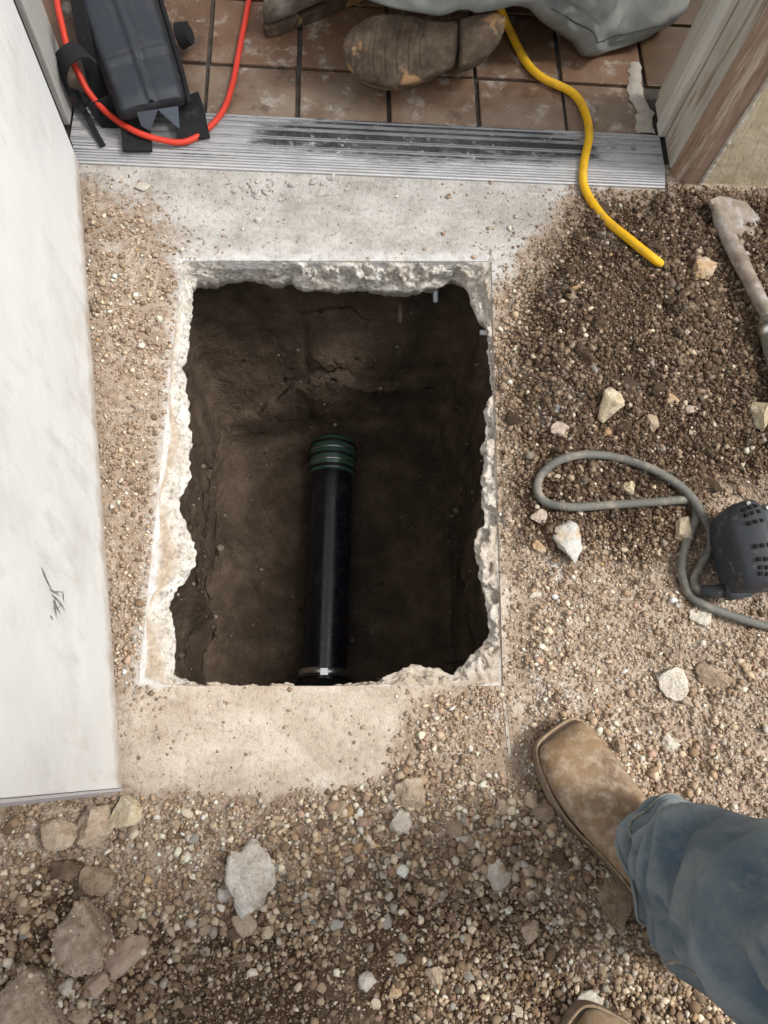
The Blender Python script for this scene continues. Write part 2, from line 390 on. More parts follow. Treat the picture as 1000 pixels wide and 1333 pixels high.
def soil_fields(X, Y):
    e1 = (fbm(X * 22, Y * 22, 3, 4) - 0.5) * 0.05 + (fbm(X * 130, Y * 130, 13, 2) - 0.5) * 0.03
    s = sdist(SOIL, X, Y) + e1; l = sdist(LEFT, X, Y) + e1 * 1.1; p = sdist(PATCH, X, Y) + e1 * 0.7
    big = fbm(X * 5, Y * 5, 21, 3) - 0.5; mid = fbm(X * 28, Y * 28, 41, 4) - 0.5; fine = fbm(X * 90, Y * 90, 61, 3) - 0.5
    dm = sstep(-0.03, 0.06, sdist(DAMP, X, Y) + e1); dm2 = sstep(-0.05, 0.08, sdist(DAMP2, X, Y) + e1 * 1.5)
    h = -0.012 + 0.0145 * sstep(-0.012, 0.016, s) + sstep(0.0, 0.14, s) * (0.010 + 0.030 * big + 0.014 * mid) + 0.008 * fine * sstep(-0.01, 0.02, s)
    h += dm * sstep(0.0, 0.12, s) * (0.016 + 0.010 * mid) + dm2 * sstep(0, 0.1, s) * 0.012 * (big + 0.4)
    hl = -0.006 + 0.0060 * sstep(-0.01, 0.015, l) + 0.009 * mid * sstep(0, 0.02, l); hp = -0.006 + 0.0078 * sstep(-0.008, 0.012, p) + 0.004 * mid * sstep(0, 0.02, p)
    h = np.maximum(h, np.maximum(hl, hp))
    c = sdist([(q.x, q.y) for q in CUT], X, Y)
    h = h - 0.03 * sstep(-0.007, 0.001, c)
    h = np.where((Y > 0.886) & ((X < 0.552) | (Y > 0.95)), -0.05, h); h = np.where((Y > 0.87) & (X > 0.552) & (Y <= 0.95), np.maximum(h, 0.004), h)
    dryness = np.clip(0.88 - 0.80 * dm - 0.60 * dm2 + 0.5 * big + 0.4 * sstep(-0.02, 0.02, l), 0, 1)
    lime = np.zeros_like(X)
    for px, py, r in LIME:
        g = G(px, py); lime = np.maximum(lime, sstep(1.3, 0.3, np.hypot(X - g.x, Y - g.y) / r))
    return h, dryness, lime, s, l, p, c, dm, dm2

outer = [(SX0, SY1), (SX1, SY1), (SX1, SY0), (SX0, SY0)]
cut2 = [(p.x, p.y) for p in CUT]
V, F = [], []
for i in range(4):
    j = (i + 1) % 4; nu = 90; nv_ = 24; base_ = len(V)
    for a in range(nu + 1):
        for b in range(nv_ + 1):
            u, w = a / nu, b / nv_
            ox, oy = outer[i][0] + (outer[j][0] - outer[i][0]) * u, outer[i][1] + (outer[j][1] - outer[i][1]) * u
            ix, iy = cut2[i][0] + (cut2[j][0] - cut2[i][0]) * u, cut2[i][1] + (cut2[j][1] - cut2[i][1]) * u
            V.append((ix + (ox - ix) * w, iy + (oy - iy) * w, 0.0))
    for a in range(nu):
        for b in range(nv_):
            q = base_ + a * (nv_ + 1) + b; F.append((q, q + nv_ + 1, q + nv_ + 2, q + 1))
    q = len(V)
    V += [(cut2[i][0], cut2[i][1], 0), (cut2[j][0], cut2[j][1], 0), (cut2[j][0], cut2[j][1], -0.02), (cut2[i][0], cut2[i][1], -0.02), (outer[i][0], outer[i][1], 0), (outer[j][0], outer[j][1], 0), (outer[j][0], outer[j][1], -0.11), (outer[i][0], outer[i][1], -0.11)]
    F += [(q, q + 1, q + 2, q + 3), (q + 4, q + 7, q + 6, q + 5)]
V = np.array(V); F = np.array(F)
_f = soil_fields(V[:, 0], V[:, 1])
lowy = V[:, 1] < 0.14
sdirt = np.maximum(np.maximum(np.where(lowy, sstep(-0.025, 0.012, _f[3]), sstep(-0.05, 0.01, _f[3])), 0.8 * sstep(-0.08, 0.012, _f[4])), sstep(-0.035, 0.005, _f[5]))
cutd_ = _f[6]; xs_ = V[:, 0]
slab_sl = sstep(-0.005, -0.0005, cutd_) * (xs_ < -0.19) * 0.5 + sstep(-0.03, 0, cutd_) * (V[:, 1] > 0.71) * 0.6
slab = np_mesh('pavement', V, F, M_CONC, None, False, {'dirt': sdirt, 'slurry': np.clip(slab_sl, 0, 1)}); slab['kind'] = 'structure'; slab['label'] = 'weathered concrete slab with a square opening broken through it'

# broken rim
def facet(q):
    """plane chips with random tilt, sharp where two chips meet"""
    pt = mnoise.voronoi(q)[1][0];
    sx_ = math.sin(pt.x * 12.9 + pt.y * 78.2 + pt.z * 37.7) * 43758.5; sy_ = math.sin(pt.x * 39.3 + pt.y * 11.1 + pt.z * 83.1) * 24634.6; sz_ = math.sin(pt.x * 73.1 + pt.y * 52.2 + pt.z * 9.1) * 15731.7
    t_ = Vector((sx_ % 1 - .5, sy_ % 1 - .5, sz_ % 1 - .5)) * 1.7
    return (q - pt).dot(t_) + ((sx_ * 3.1) % 1 - 0.5) * 0.5
rings, slur, dirtv = [], [], []
def add_ring(pts, s, d): rings.append(pts); slur.append(s); dirtv.append(d)
A, W = [], []
for i, p in enumerate(B):
    w = side_w(p); W.append(w); n = out_dir(B, i)
    r = ray_rect(p); gap = (Vector((r.x, r.y)) - Vector((p.x, p.y))).length
    k = mnoise.noise(p * 22) * 0.5 + 0.5
    width = w[0] * 0.060 + w[1] * (0.016 + 0.01 * k) + w[2] * (0.004 + 0.03 * (1 if 0.08 < p.x < 0.2 else 0)) + w[3] * (0.010 + 0.022 * k)
    width = min(width, gap * (0.86 + 0.11 * (w[0] + w[1])))
    dvec = (Vector((r.x, r.y, 0)) - Vector((p.x, p.y, 0))).normalized()
    n = (n * 0.35 + dvec * 0.65).normalized() if gap > 0.004 else dvec
    A.append(Vector((p.x, p.y, 0)) + n * width)
R0 = [ray_rect(a) for a in A]
one = np.ones(NB); Wn = np.array(W)
jit = [mnoise.noise(p * 60) for p in B]
add_ring([Vector((r.x, r.y, -0.0025)) for r in R0], 0.6 * Wn[:, 3] + 0.3, 0.2 * one)
def towards(a, b, dist): 
    d = b - a; L = d.length
    return a.lerp(b, min(dist / max(L, 1e-6), 0.45))
add_ring([towards(Vector((r.x, r.y, -0.0025)), Vector((a.x, a.y, -0.0025)), 0.004 + 0.004 * W[i][3] * (1 + 0.6 * jit[i])) + Vector((0, 0, 0.0012 * W[i][3])) for i, (r, a) in enumerate(zip(R0, A))], Wn[:, 3] * 0.95 + 0.1, 0.2 * one)
add_ring([towards(Vector((r.x, r.y, -0.003)), Vector((a.x, a.y, -0.003)), 0.007 + 0.007 * W[i][3] * (1 + 0.6 * jit[i])) for i, (r, a) in enumerate(zip(R0, A))], 0.25 * Wn[:, 3] + 0.6 * Wn[:, 0], (1 - 0.9 * Wn[:, 0]) * (1 - 0.4 * Wn[:, 1]))
add_ring([Vector((r.x, r.y, -0.003)).lerp(Vector((a.x, a.y, -0.004)), 0.62) for r, a in zip(R0, A)], 0.4 * Wn[:, 0], (1 - 0.9 * Wn[:, 0]) * (1 - 0.4 * Wn[:, 1]))
add_ring([Vector((a.x, a.y, -0.004)) for a in A], 0 * one, 0.75 * (1 - Wn[:, 0]))
NR = 14
for k in range(1, NR + 1):
    u = k / NR; pts = []
    for i in range(NB):
        a = Vector((A[i].x, A[i].y, -0.004)); b = B[i]; zc_ = u ** 1.25
        p = Vector((a.x + (b.x - a.x) * u, a.y + (b.y - a.y) * u, a.z + (b.z - a.z) * zc_))
        amp = math.sin(math.pi * min(u, 0.93)) * (0.75 + 0.55 * W[i][0] + 0.35 * W[i][1])
        q = Vector((p.x * 55, p.y * 55, p.z * 70))
        d1 = mnoise.voronoi(q)[0][0] - 0.45; d2 = mnoise.noise(q * 0.55); d3 = mnoise.noise(q * 2.5)
        n = out_dir(B, i)
        off = d2 * 0.005 + facet(q * 0.75) * 0.013 + facet(q * 1.9 + Vector((5, 3, 1))) * 0.0060 + facet(q * 4.4) * 0.0026; off *= amp
        p = p + Vector((0, 0, 1)) * off * 0.8 - n * off * 0.6
        if u > 0.99: p = p + n * (d3 * 0.0030 + mnoise.noise(q * 1.3) * 0.003)
        pts.append(p)
    add_ring(pts, 0 * one, np.clip((0.6 - u), 0, 1) * 0.6 * (1 - Wn[:, 0]) + Wn[:, 2] * 0.6 + 0.25 * Wn[:, 1])
last = rings[-1]
for dz, e in ((-0.016, 0.006), (-0.03, 0.014), (-0.045, 0.03)):
    add_ring([Vector((p.x, p.y, p.z + dz)) + out_dir(B, i) * (e + 0.006 * mnoise.noise(p * 40 + Vector((0, 0, dz * 80)))) for i, p in enumerate(last)], 0 * one, 0.6 * one)
und = [Vector((p.x, p.y, -0.108)) + out_dir(B, i) * 0.055 for i, p in enumerate(last)]
add_ring(und, 0 * one, one)
V = np.array([tuple(p) for r in rings for p in r]); F = []
for i in range(len(rings) - 1):
    k = np.arange(NB); k2 = (k + 1) % NB
    F.append(np.stack([i * NB + k, i * NB + k2, (i + 1) * NB + k2, (i + 1) * NB + k], 1))
rim = np_mesh('broken_rim', V, np.concatenate(F), M_BREAK, slab, False, {'slurry': np.concatenate(slur), 'dirt': np.concatenate(dirtv)})

M_CUTL = simple_mat('saw_kerf', (0.16, 0.125, 0.09), (0.62, 0.58, 0.52), 60, 0.95, 0.4)
for line in ([(655, 894), (657, 920), (660, 950), (664, 985)], [(640, 338), (639, 325)], [(237, 337), (236, 322)], [(178, 894), (174, 912)]):
    P3 = catmull(GP(line, 0.0003), 6); strap('saw_cut', [p + Vector((0.0006 * mnoise.noise(p * 90), 0, 0)) for p in P3], 0.0036, 0.0012, M_CUTL, slab)
# ------------------------------------------------------------------ pit
PZ = -0.545
NP = 340
ptop = resample([Vector((p.x, p.y, 0)) for p in B], NP)
fl = [Vector((-0.235, -0.02, 0)), Vector((-0.225, 0.18, 0)), Vector((-0.225, 0.42, 0)), Vector((-0.16, 0.56, 0)), Vector((-0.05, 0.625, 0)), Vector((0.06, 0.64, 0)), Vector((0.20, 0.62, 0)), Vector((0.255, 0.50, 0)), Vector((0.26, 0.2, 0)), Vector((0.255, -0.02, 0))]
flr = resample([Vector((p.x, p.y, 0)) for p in fl], 120)
FC = sum(flr, Vector()) / 120
def by_angle(P, c, ang):
    d = Vector((math.cos(ang), math.sin(ang))); best = 0.0
    for i in range(len(P)):
        a, b = P[i], P[(i + 1) % len(P)]; e = Vector((b.x - a.x, b.y - a.y)); w = Vector((a.x - c.x, a.y - c.y)); den = d.x * e.y - d.y * e.x
        if abs(den) < 1e-12: continue
        s_ = (w.x * e.y - w.y * e.x) / den; u_ = (w.x * d.y - w.y * d.x) / den
        if s_ > best and -1e-6 <= u_ <= 1 + 1e-6: best = s_
    return Vector((c.x + d.x * best, c.y + d.y * best, 0))
V = []
PA = []
for i in range(NP):
    p = ptop[i]; n = out_dir(ptop, i); w = side_w(p); a = p + n * (0.035 + 0.03 * w[0]); a = a + (a - FC).normalized() * 0.004
    ang = math.atan2(a.y - FC.y, a.x - FC.x); PA.append((p, w, a, by_angle(flr, FC, ang), (a - FC).normalized()))
NR1, NR2 = 54, 22
for k in range(NR1 + NR2):
    for i in range(NP):
        p, w, a, q, n = PA[i]; x0_, y0_ = p.x, p.y
        if k <= NR1:
            u = k / NR1
            # steep under the slab, then a slope with a worn ledge
            slope = w[0]; zz_ = -0.085 + (PZ + 0.085) * ((1 - slope) * (1 - (1 - u) ** 1.7) + slope * (0.16 * min(u / 0.05, 1) + 0.84 * max(0, (u - 0.05) / 0.95) ** 0.85))
            uu = (1 - slope) * (0.12 * u + 0.88 * u ** 2.3) + slope * (0.02 * u + 0.98 * u ** 1.05)
            lw = 0.62 + 0.10 * mnoise.noise(Vector((x0_ * 5, y0_ * 5, 2.0)))
            zz_ += (0.035 * math.exp(-((u - lw) / 0.055) ** 2) - 0.022 * math.exp(-((u - lw - .12) / 0.05) ** 2)) * (1.5 * w[3] + w[0]) * (0.8 + 0.9 * mnoise.noise(Vector((x0_ * 7, y0_ * 7, 9.0))))
            x, y = a.x + (q.x - a.x) * uu, a.y + (q.y - a.y) * uu; amp = 0.026 * (0.25 + 0.75 * math.sin(math.pi * min(1, u + 0.08)))
        else:
            u = (k - NR1) / NR2; x, y = q.x + (FC.x - q.x) * u, q.y + (FC.y - q.y) * u; zz_ = PZ - 0.012 * math.sin(u * math.pi / 2); amp = 0.013
        zz_ += 0.085 * math.exp(-((x - 0.016) / 0.085) ** 2 - ((y - 0.715) / 0.052) ** 2) if k > 8 else 0
        pn = Vector((x * 9, y * 9, zz_ * 9))
        d = mnoise.noise(pn) + 0.6 * mnoise.noise(pn * 2.3) + 0.42 * mnoise.noise(pn * 5.1) + 0.3 * mnoise.noise(pn * 11) + 0.22 * mnoise.noise(pn * 22)
        kk = 0.6 if k <= NR1 else 0.0
        V.append((x + n.x * d * amp * kk, y + n.y * d * amp * kk, zz_ + d * amp * 0.9))
nr = NR1 + NR2; V.append((FC.x, FC.y, PZ - 0.012)); F = []
for k in range(nr - 1):
    for i in range(NP):
        j = (i + 1) % NP; F.append((k * NP + i, k * NP + j, (k + 1) * NP + j, (k + 1) * NP + i))
for i in range(NP): F.append(((nr - 1) * NP + i, (nr - 1) * NP + (i + 1) % NP, nr * NP))
pit = new_mesh_obj('pit', V, F, M_PIT); pit['kind'] = 'structure'; pit['label'] = 'deep earth pit dug through the opening in the concrete'
PITV = np.array(V)
def pit_z(x, y):
    d = np.hypot(PITV[:, 0] - x, PITV[:, 1] - y); return PITV[d < 0.03][:, 2].mean() if (d < 0.03).any() else PZ

# ------------------------------------------------------------------ ground sheet (soil heaped over the slab)
ax = np.arange(-0.80, 1.10, 0.004); ay = np.arange(-0.56, 0.921, 0.004)
far = np.array([0.02, 0.05, 0.1, 0.2, 0.4, 0.8, 1.6, 3.2, 6.4, 13, 26, 60])
gx = np.concatenate([ax[0] - far[::-1], ax, ax[-1] + far]); gy = np.concatenate([ay[0] - far[::-1], ay, ay[-1] + far])
XX, YY = np.meshgrid(gx, gy, indexing='ij')
HH, DRY, LIM, SS, LL, PP, CC, DM, DM2 = soil_fields(XX, YY)
nx, ny = XX.shape
V = np.stack([XX.ravel(), YY.ravel(), HH.ravel()], 1)
idx = np.arange(nx * ny).reshape(nx, ny)
F = np.stack([idx[:-1, :-1].ravel(), idx[1:, :-1].ravel(), idx[1:, 1:].ravel(), idx[:-1, 1:].ravel()], 1)
cen = V[F].mean(1)
hole_d = sdist([(q.x, q.y) for q in CUT], cen[:, 0], cen[:, 1])
F = F[hole_d < -0.0035]
ground = np_mesh('ground', V, F, M_SOIL, None, True, {'dry': DRY.ravel(), 'lime': LIM.ravel()}); ground['kind'] = 'structure'
def hgt(x, y):
    """top of soil or slab"""
    x = np.atleast_1d(np.asarray(x, float)); y = np.atleast_1d(np.asarray(y, float))
    h = soil_fields(x, y)[0]; on = (x > SX0) & (x < SX1) & (y > SY0) & (y < SY1)
    return np.where(on, np.maximum(h, 0), h)

# ------------------------------------------------------------------ building: wall, floor, tiles
t = NT('stucco'); n1 = t.noise(16, 6, 0.65); n2 = t.noise(90, 5, 0.6, t.mapv((1, 1, 0.45)))
c = t.ramp(n1, [(0.3, (0.50, 0.41, 0.27)), (0.5, (0.62, 0.53, 0.37)), (0.7, (0.70, 0.63, 0.49))])
c = t.mix(t.ramp(n2, [(0.33, 0.45), (0.48, 0.0)]), c, (0.36, 0.29, 0.21))
M_STUCCO = t.done(c, 0.95, t.bump(n2, 0.8, 0.004, t.bump(n1, 0.5, 0.01)), spec=0.2)
def quad_wall(bm, x0, x1, y0, y1, z0, z1): box_bm(bm, x0, x1, y0, y1, z0, z1)
FR_X0, FR_X1 = -0.425, 0.608
wall = empty('building_wall', (0.8, WALL_Y, 0)); tag(wall, 'beige stucco wall around the doorway', 'wall')
for (x0, x1, z0, z1) in ((FR_X1, 3.2, -0.06, 2.6), (-3.2, FR_X0 - 0.03, -0.06, 2.6), (FR_X0 - 0.03, FR_X1, 2.12, 2.6)):
    bm = bmesh.new(); box_bm(bm, x0, x1, WALL_Y, WALL_Y + 0.16, z0, z1)
    under(bm_obj('wall_panel', bm, M_STUCCO), wall)

t = NT('grout'); n = t.noise(40, 5); M_GROUT = t.done(t.ramp(n, [(0.3, (0.035, 0.032, 0.03)), (0.7, (0.10, 0.085, 0.07))]), 0.95, t.bump(t.noise(200, 4), 0.6, 0.001))
bm = bmesh.new(); box_bm(bm, -1.6, 1.6, THR_Y1 - 0.09, 3.2, -0.05, -0.0005)
floor = bm_obj('floor', bm, M_GROUT); floor['kind'] = 'structure'
def tile_mat(name, a, b, c3, gloss, dust):
    t = NT(name); oi = t.N.new('ShaderNodeObjectInfo')
    n1 = t.noise(10, 6, 0.62); n2 = t.noise(75, 5, 0.65); 
    c = t.ramp(n1, [(0.28, a), (0.52, b), (0.75, c3)])
    c = t.mix(t.math('MULTIPLY', oi.outputs['Random'], 0.35), c, tuple(x * 0.5 for x in a))
    gp = t.N.new('ShaderNodeNewGeometry'); sp = t.N.new('ShaderNodeSeparateXYZ'); t.L.new(gp.outputs['Position'], sp.inputs[0])
    pm = t.N.new('ShaderNodeMapping'); t.L.new(gp.outputs['Position'], pm.inputs['Vector'])
    nw = t.noise(9, 6, 0.68, pm.outputs[0])
    near = t.ramp(t.math('ADD', t.math('MULTIPLY', t.math('SUBTRACT', 1.16, sp.outputs[1]), 3.2), t.math('MULTIPLY', t.math('SUBTRACT', nw, 0.5), 1.8)), [(0.1, 0.0), (0.8, dust)])
    c = t.mix(near, c, (0.31, 0.255, 0.195))
    c = t.mix(t.ramp(t.noise(24, 6, 0.72, pm.outputs[0]), [(0.54, 0.0), (0.68, dust)]), c, (0.46, 0.42, 0.36))
    c = t.mix(t.ramp(t.noise(17, 6, 0.7, pm.outputs[0]), [(0.58, 0.0), (0.66, 0.6)]), c, (0.05, 0.04, 0.03))
    r = t.ramp(nw, [(0.3, gloss), (0.7, gloss + 0.3)])
    return t.done(c, r, t.bump(n2, 0.35, 0.0008), spec=0.4)
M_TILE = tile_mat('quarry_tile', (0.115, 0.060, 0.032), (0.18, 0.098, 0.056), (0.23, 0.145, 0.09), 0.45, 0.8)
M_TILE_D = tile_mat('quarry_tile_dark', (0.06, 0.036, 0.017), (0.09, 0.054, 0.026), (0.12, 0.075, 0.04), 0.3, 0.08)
PER = 0.148; gw = 0.007
def tile_mesh(name, y0, mat):
    bm = bmesh.new(); box_bm(bm, -(PER - gw) / 2, (PER - gw) / 2, y0, (PER - gw) / 2, -0.012, 0.0, 0.0022)
    me = bpy.data.meshes.new(name); bmesh.ops.recalc_face_normals(bm, faces=bm.faces[:]); bm.to_mesh(me); bm.free(); me.materials.append(mat); return me
tm, tmd = tile_mesh('tile', -(PER - gw) / 2, M_TILE), tile_mesh('tile', -(PER - gw) / 2, M_TILE_D)
y_r1 = 1.103 - PER / 2
cutm, cutd = tile_mesh('tile', THR_Y1 + 0.002 - y_r1, M_TILE), tile_mesh('tile', THR_Y1 + 0.002 - y_r1, M_TILE_D)
for r in range(0, 8):
    for cidx in range(-5, 7):
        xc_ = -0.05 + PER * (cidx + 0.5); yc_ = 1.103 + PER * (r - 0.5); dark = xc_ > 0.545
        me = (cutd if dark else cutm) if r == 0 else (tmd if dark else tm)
        if r == 0 and not (FR_X0 < xc_ < 0.62): continue
        if r == 0 and dark: continue
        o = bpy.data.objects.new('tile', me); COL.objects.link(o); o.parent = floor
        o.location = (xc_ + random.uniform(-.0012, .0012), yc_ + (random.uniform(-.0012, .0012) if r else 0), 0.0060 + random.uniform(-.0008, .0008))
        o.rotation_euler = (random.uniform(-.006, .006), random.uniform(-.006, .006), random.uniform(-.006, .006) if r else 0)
# mortar smear along the last grout line
M_MORTAR = simple_mat('mortar', (0.30, 0.27, 0.23), (0.5, 0.46, 0.40), 40, 0.95, 0.6, 0.002)
rr = []
for k in range(18):
    u = k / 17; y = 1.0 + 0.155 * u; xm = 0.527 + 0.006 * math.sin(u * 7) + 0.004 * random.uniform(-1, 1); w = 0.015 * (0.8 + 0.4 * random.random()) * (1 - 0.3 * u)
    rr.append([Vector((xm - w, y, 0.0064)), Vector((xm - w * .55, y, 0.0084 + .001 * random.random())), Vector((xm + w * .4, y, 0.0086 + .001 * random.random())), Vector((xm + w, y, 0.0064))])
loft('mortar_smear', rr, M_MORTAR, floor, cap=False, closed=False)

# ------------------------------------------------------------------ threshold
t = NT('worn_aluminium')
n1 = t.noise(5, 6, 0.7, t.mapv((1.0, 9, 1))); n2 = t.noise(10, 8, 0.76, t.mapv((1, 2.6, 1))); n3 = t.noise(70, 5, 0.7, t.mapv((0.3, 4, 1))); n5 = t.noise(26, 6, 0.75, t.mapv((0.7, 2.2, 1)))
sp = t.sep()
c = t.ramp(n3, [(0.28, (0.27, 0.27, 0.28)), (0.5, (0.38, 0.38, 0.39)), (0.7, (0.48, 0.48, 0.485))])
gy_ = t.math('SUBTRACT', 1.15, t.math('MULTIPLY', t.math('ABSOLUTE', t.math('SUBTRACT', sp[1], 0.958)), 20.0), True)
gx_ = t.math('SUBTRACT', 1.3, t.math('MULTIPLY', t.math('ABSOLUTE', t.math('SUBTRACT', sp[0], 0.17)), 3.4), True)
gr = t.math('ADD', t.math('MULTIPLY', t.math('MULTIPLY', gy_, gx_), 1.5), t.math('MULTIPLY', t.math('SUBTRACT', n2, 0.56), 1.7))
grm = t.ramp(gr, [(0.25, 0.0), (0.5, 0.95)])
c = t.mix(grm, c, (0.022, 0.022, 0.028))
wh = t.math('ADD', t.math('MULTIPLY', t.math('SUBTRACT', 0.935, sp[1]), 13.0), t.math('MULTIPLY', t.math('SUBTRACT', n5, 0.45), 2.6))
c = t.mix(t.ramp(wh, [(0.1, 0.0), (0.9, 0.8)]), c, (0.60, 0.605, 0.61))
c = t.mix(t.math('MULTIPLY', t.ramp(t.noise(9, 7, 0.75), [(0.45, 0.0), (0.72, 0.75)]), t.math('SUBTRACT', 1.0, t.math('MULTIPLY', grm, 0.75))), c, (0.50, 0.49, 0.47))
spk = t.ramp(t.noise(48, 7, 0.8), [(0.57, 0.0), (0.66, 0.85)])
c = t.mix(spk, c, (0.55, 0.56, 0.57))
M_ALU = t.done(c, 0.6, t.bump(n3, 0.4, 0.0006), 0.25, 0.35)
t = NT('bare_aluminium_ridge'); n2 = t.noise(14, 6, 0.75, t.mapv((1, 3, 1)))
M_RIDGE = t.done(t.ramp(n2, [(0.28, (0.10, 0.10, 0.105)), (0.42, (0.36, 0.36, 0.37)), (0.7, (0.56, 0.56, 0.56))]), 0.45, t.bump(t.noise(300, 3), 0.3, 0.0004), 0.3, 0.4)
thr = empty('threshold', (0.08, THR_Y0, 0)); tag(thr, 'grooved aluminium door threshold with black grime, dusted white', 'threshold')
base = lambda y: 0.0035 + 0.0085 * min(1, max(0, y - THR_Y0) / 0.028)
prof = [(THR_Y0, -0.004), (THR_Y0, 0.0030), (THR_Y0 + .014, base(THR_Y0 + .014)), (THR_Y0 + .028, base(1)), (THR_Y1 - 0.001, 0.0115), (THR_Y1, 0.0105), (THR_Y1, -0.004)]
under(loft('saddle', [[Vector((x, p[0], p[1])) for p in prof] for x in (-0.398, 0.5485)], M_ALU, smooth=False), thr)
def ridge(y, w, hgt_):
    zb, zt = base(y - w / 2) - 0.001, base(y) + hgt_
    under(loft('ridge', [[Vector((x, y - w / 2, zb)), Vector((x, y - w / 2 + .0003, zt - .0004)), Vector((x, y - w / 4, zt)), Vector((x, y + w / 4, zt)), Vector((x, y + w / 2 - .0003, zt - .0004)), Vector((x, y + w / 2, zb))] for x in (-0.3975, 0.548)], M_RIDGE, smooth=False), thr)
for yy_, w_ in ((.8965, .0022), (.9010, .0018), (.9050, .0018), (.9090, .0018), (.9130, .0020), (.9185, .0016), (.9225, .0016), (.9300, .0022), (.9335, .0014), (.9480, .0020), (.9515, .0014), (.9660, .0018), (.9690, .0014), (.9770, .0016), (.9800, .0014), (.9880, .0018)):
    ridge(yy_, w_, 0.0016)
M_SCREW = simple_mat('screw_steel', (0.2, 0.2, 0.2), (0.4, 0.4, 0.4), 200, 0.5, metal=0.8)
for sxp in (-0.2, 0.16, 0.50):
    bm = bmesh.new(); bmesh.ops.create_cone(bm, cap_ends=True, segments=14, radius1=0.0042, radius2=0.0034, depth=0.0024, matrix=Matrix.Translation((sxp, 0.9605, 0.0128)))
    under(bm_obj('screw', bm, M_SCREW), thr)

# ------------------------------------------------------------------ door frame
def paint_mat(name, base, under_c, wear, streak=(1, 1, 0.08), rough=0.6, grime=(0.25, 0.2, 0.15), gamt=0.4):
    t = NT(name); v = t.mapv(streak); n1 = t.noise(28, 6, 0.7, v); n2 = t.noise(7, 5, 0.6); n3 = t.noise(110, 4, 0.6, v)
    c = t.ramp(n2, [(0.3, tuple(x * 0.86 for x in base)), (0.7, base)])
    c = t.mix(t.ramp(n1, [(0.80 - wear * 0.4, 0.0), (0.84 - wear * 0.4, 1.0)]), c, under_c)
    c = t.mix(t.ramp(n3, [(0.34, gamt), (0.52, 0.0)]), c, grime)
    return t.done(c, rough, t.bump(n3, 0.3, 0.0008, t.bump(n1, 0.3, 0.001)), spec=0.3)
M_CREAM = paint_mat('cream_paint', (0.56, 0.53, 0.46), (0.30, 0.22, 0.16), 0.62)
M_WHITE_ST = paint_mat('white_stop_paint', (0.70, 0.68, 0.62), (0.34, 0.27, 0.2), 0.55)
M_BROWNW = paint_mat('brown_worn_wood', (0.36, 0.25, 0.18), (0.50, 0.42, 0.33), 0.72, rough=0.8, gamt=0.7, grime=(0.16, 0.10, 0.07))
M_GREYJ = paint_mat('grey_jamb_paint', (0.46, 0.46, 0.44), (0.2, 0.18, 0.16), 0.5)
frame = empty('door_frame', (0.6, 0.95, 0)); tag(frame, 'worn cream and brown wooden door frame around the threshold', 'door frame')
for nm, (x0, x1, y0, y1), m, z0 in (('jamb', (0.5585, FR_X1 + 0.04, 0.9275, 1.085), M_CREAM, 0.008), ('door_stop', (0.5455, 0.5575, 0.988, 1.016), M_WHITE_ST, 0.0125),
                            ('stop_edge', (0.549, 0.5575, 1.0175, 1.06), M_CREAM, 0.012)):
    bm = bmesh.new(); box_bm(bm, x0, x1, y0, y1, z0, 2.09, 0.0025); under(bm_obj(nm, bm, m), frame)
cas = [(0.561, 0.9265), (0.5625, 0.9215), (0.5745, 0.9045), (0.579, 0.9022), (0.600, 0.9022), (0.6065, 0.9035), (0.6065, 0.9265)]
nz = 90; under(loft('casing', [[Vector((x + 0.0009 * mnoise.noise(Vector((x * 60, y * 60, k * .9))), y + 0.0009 * mnoise.noise(Vector((x * 60 + 7, y * 60, k * .9))), 0.004 + 2.085 * (k / nz) ** 1.6)) for x, y in cas] for k in range(nz + 1)], M_BROWNW, smooth=False), frame)
M_CAULK = simple_mat('old_caulk', (0.36, 0.32, 0.27), (0.62, 0.58, 0.52), 60, 0.9, 0.5, 0.002)
zk = [0.003 + 2.08 * (k / 160) ** 1.7 for k in range(161)]
under(tube('caulk', [Vector((0.6095 + 0.0022 * mnoise.noise(Vector((0, k * .7, 0))), 0.9035, z)) for k, z in enumerate(zk)], [0.0038 + 0.0024 * mnoise.noise(Vector((3, k * .9, 0))) for k in range(161)], M_CAULK, seg=7), frame)
bm = bmesh.new(); box_bm(bm, -0.403, -0.391, 0.8985, 0.915, 0.013, 2.06, 0.001); under(bm_obj('gap_shade', bm, simple_mat('black_gap_shade', (0.006, 0.006, 0.006), (0.015, 0.015, 0.015), 40, 0.7)), frame)  # added black strip, stands in for the shade in the hinge-side door gap
for nm, (x0, x1, y0, y1), m in (('jamb', (-0.455, -0.418, 0.90, 1.07), M_GREYJ), ('door_stop', (-0.4165, -0.400, 0.955, 1.00), M_GREYJ)):
    bm = bmesh.new(); box_bm(bm, x0, x1, y0, y1, 0.012, 2.09, 0.003); under(bm_obj(nm, bm, m), frame)
bm = bmesh.new(); box_bm(bm, -0.455, FR_X1 + 0.02, 0.936, 1.07, 2.092, 2.118, 0.003); under(bm_obj('head_jamb', bm, M_CREAM), frame)

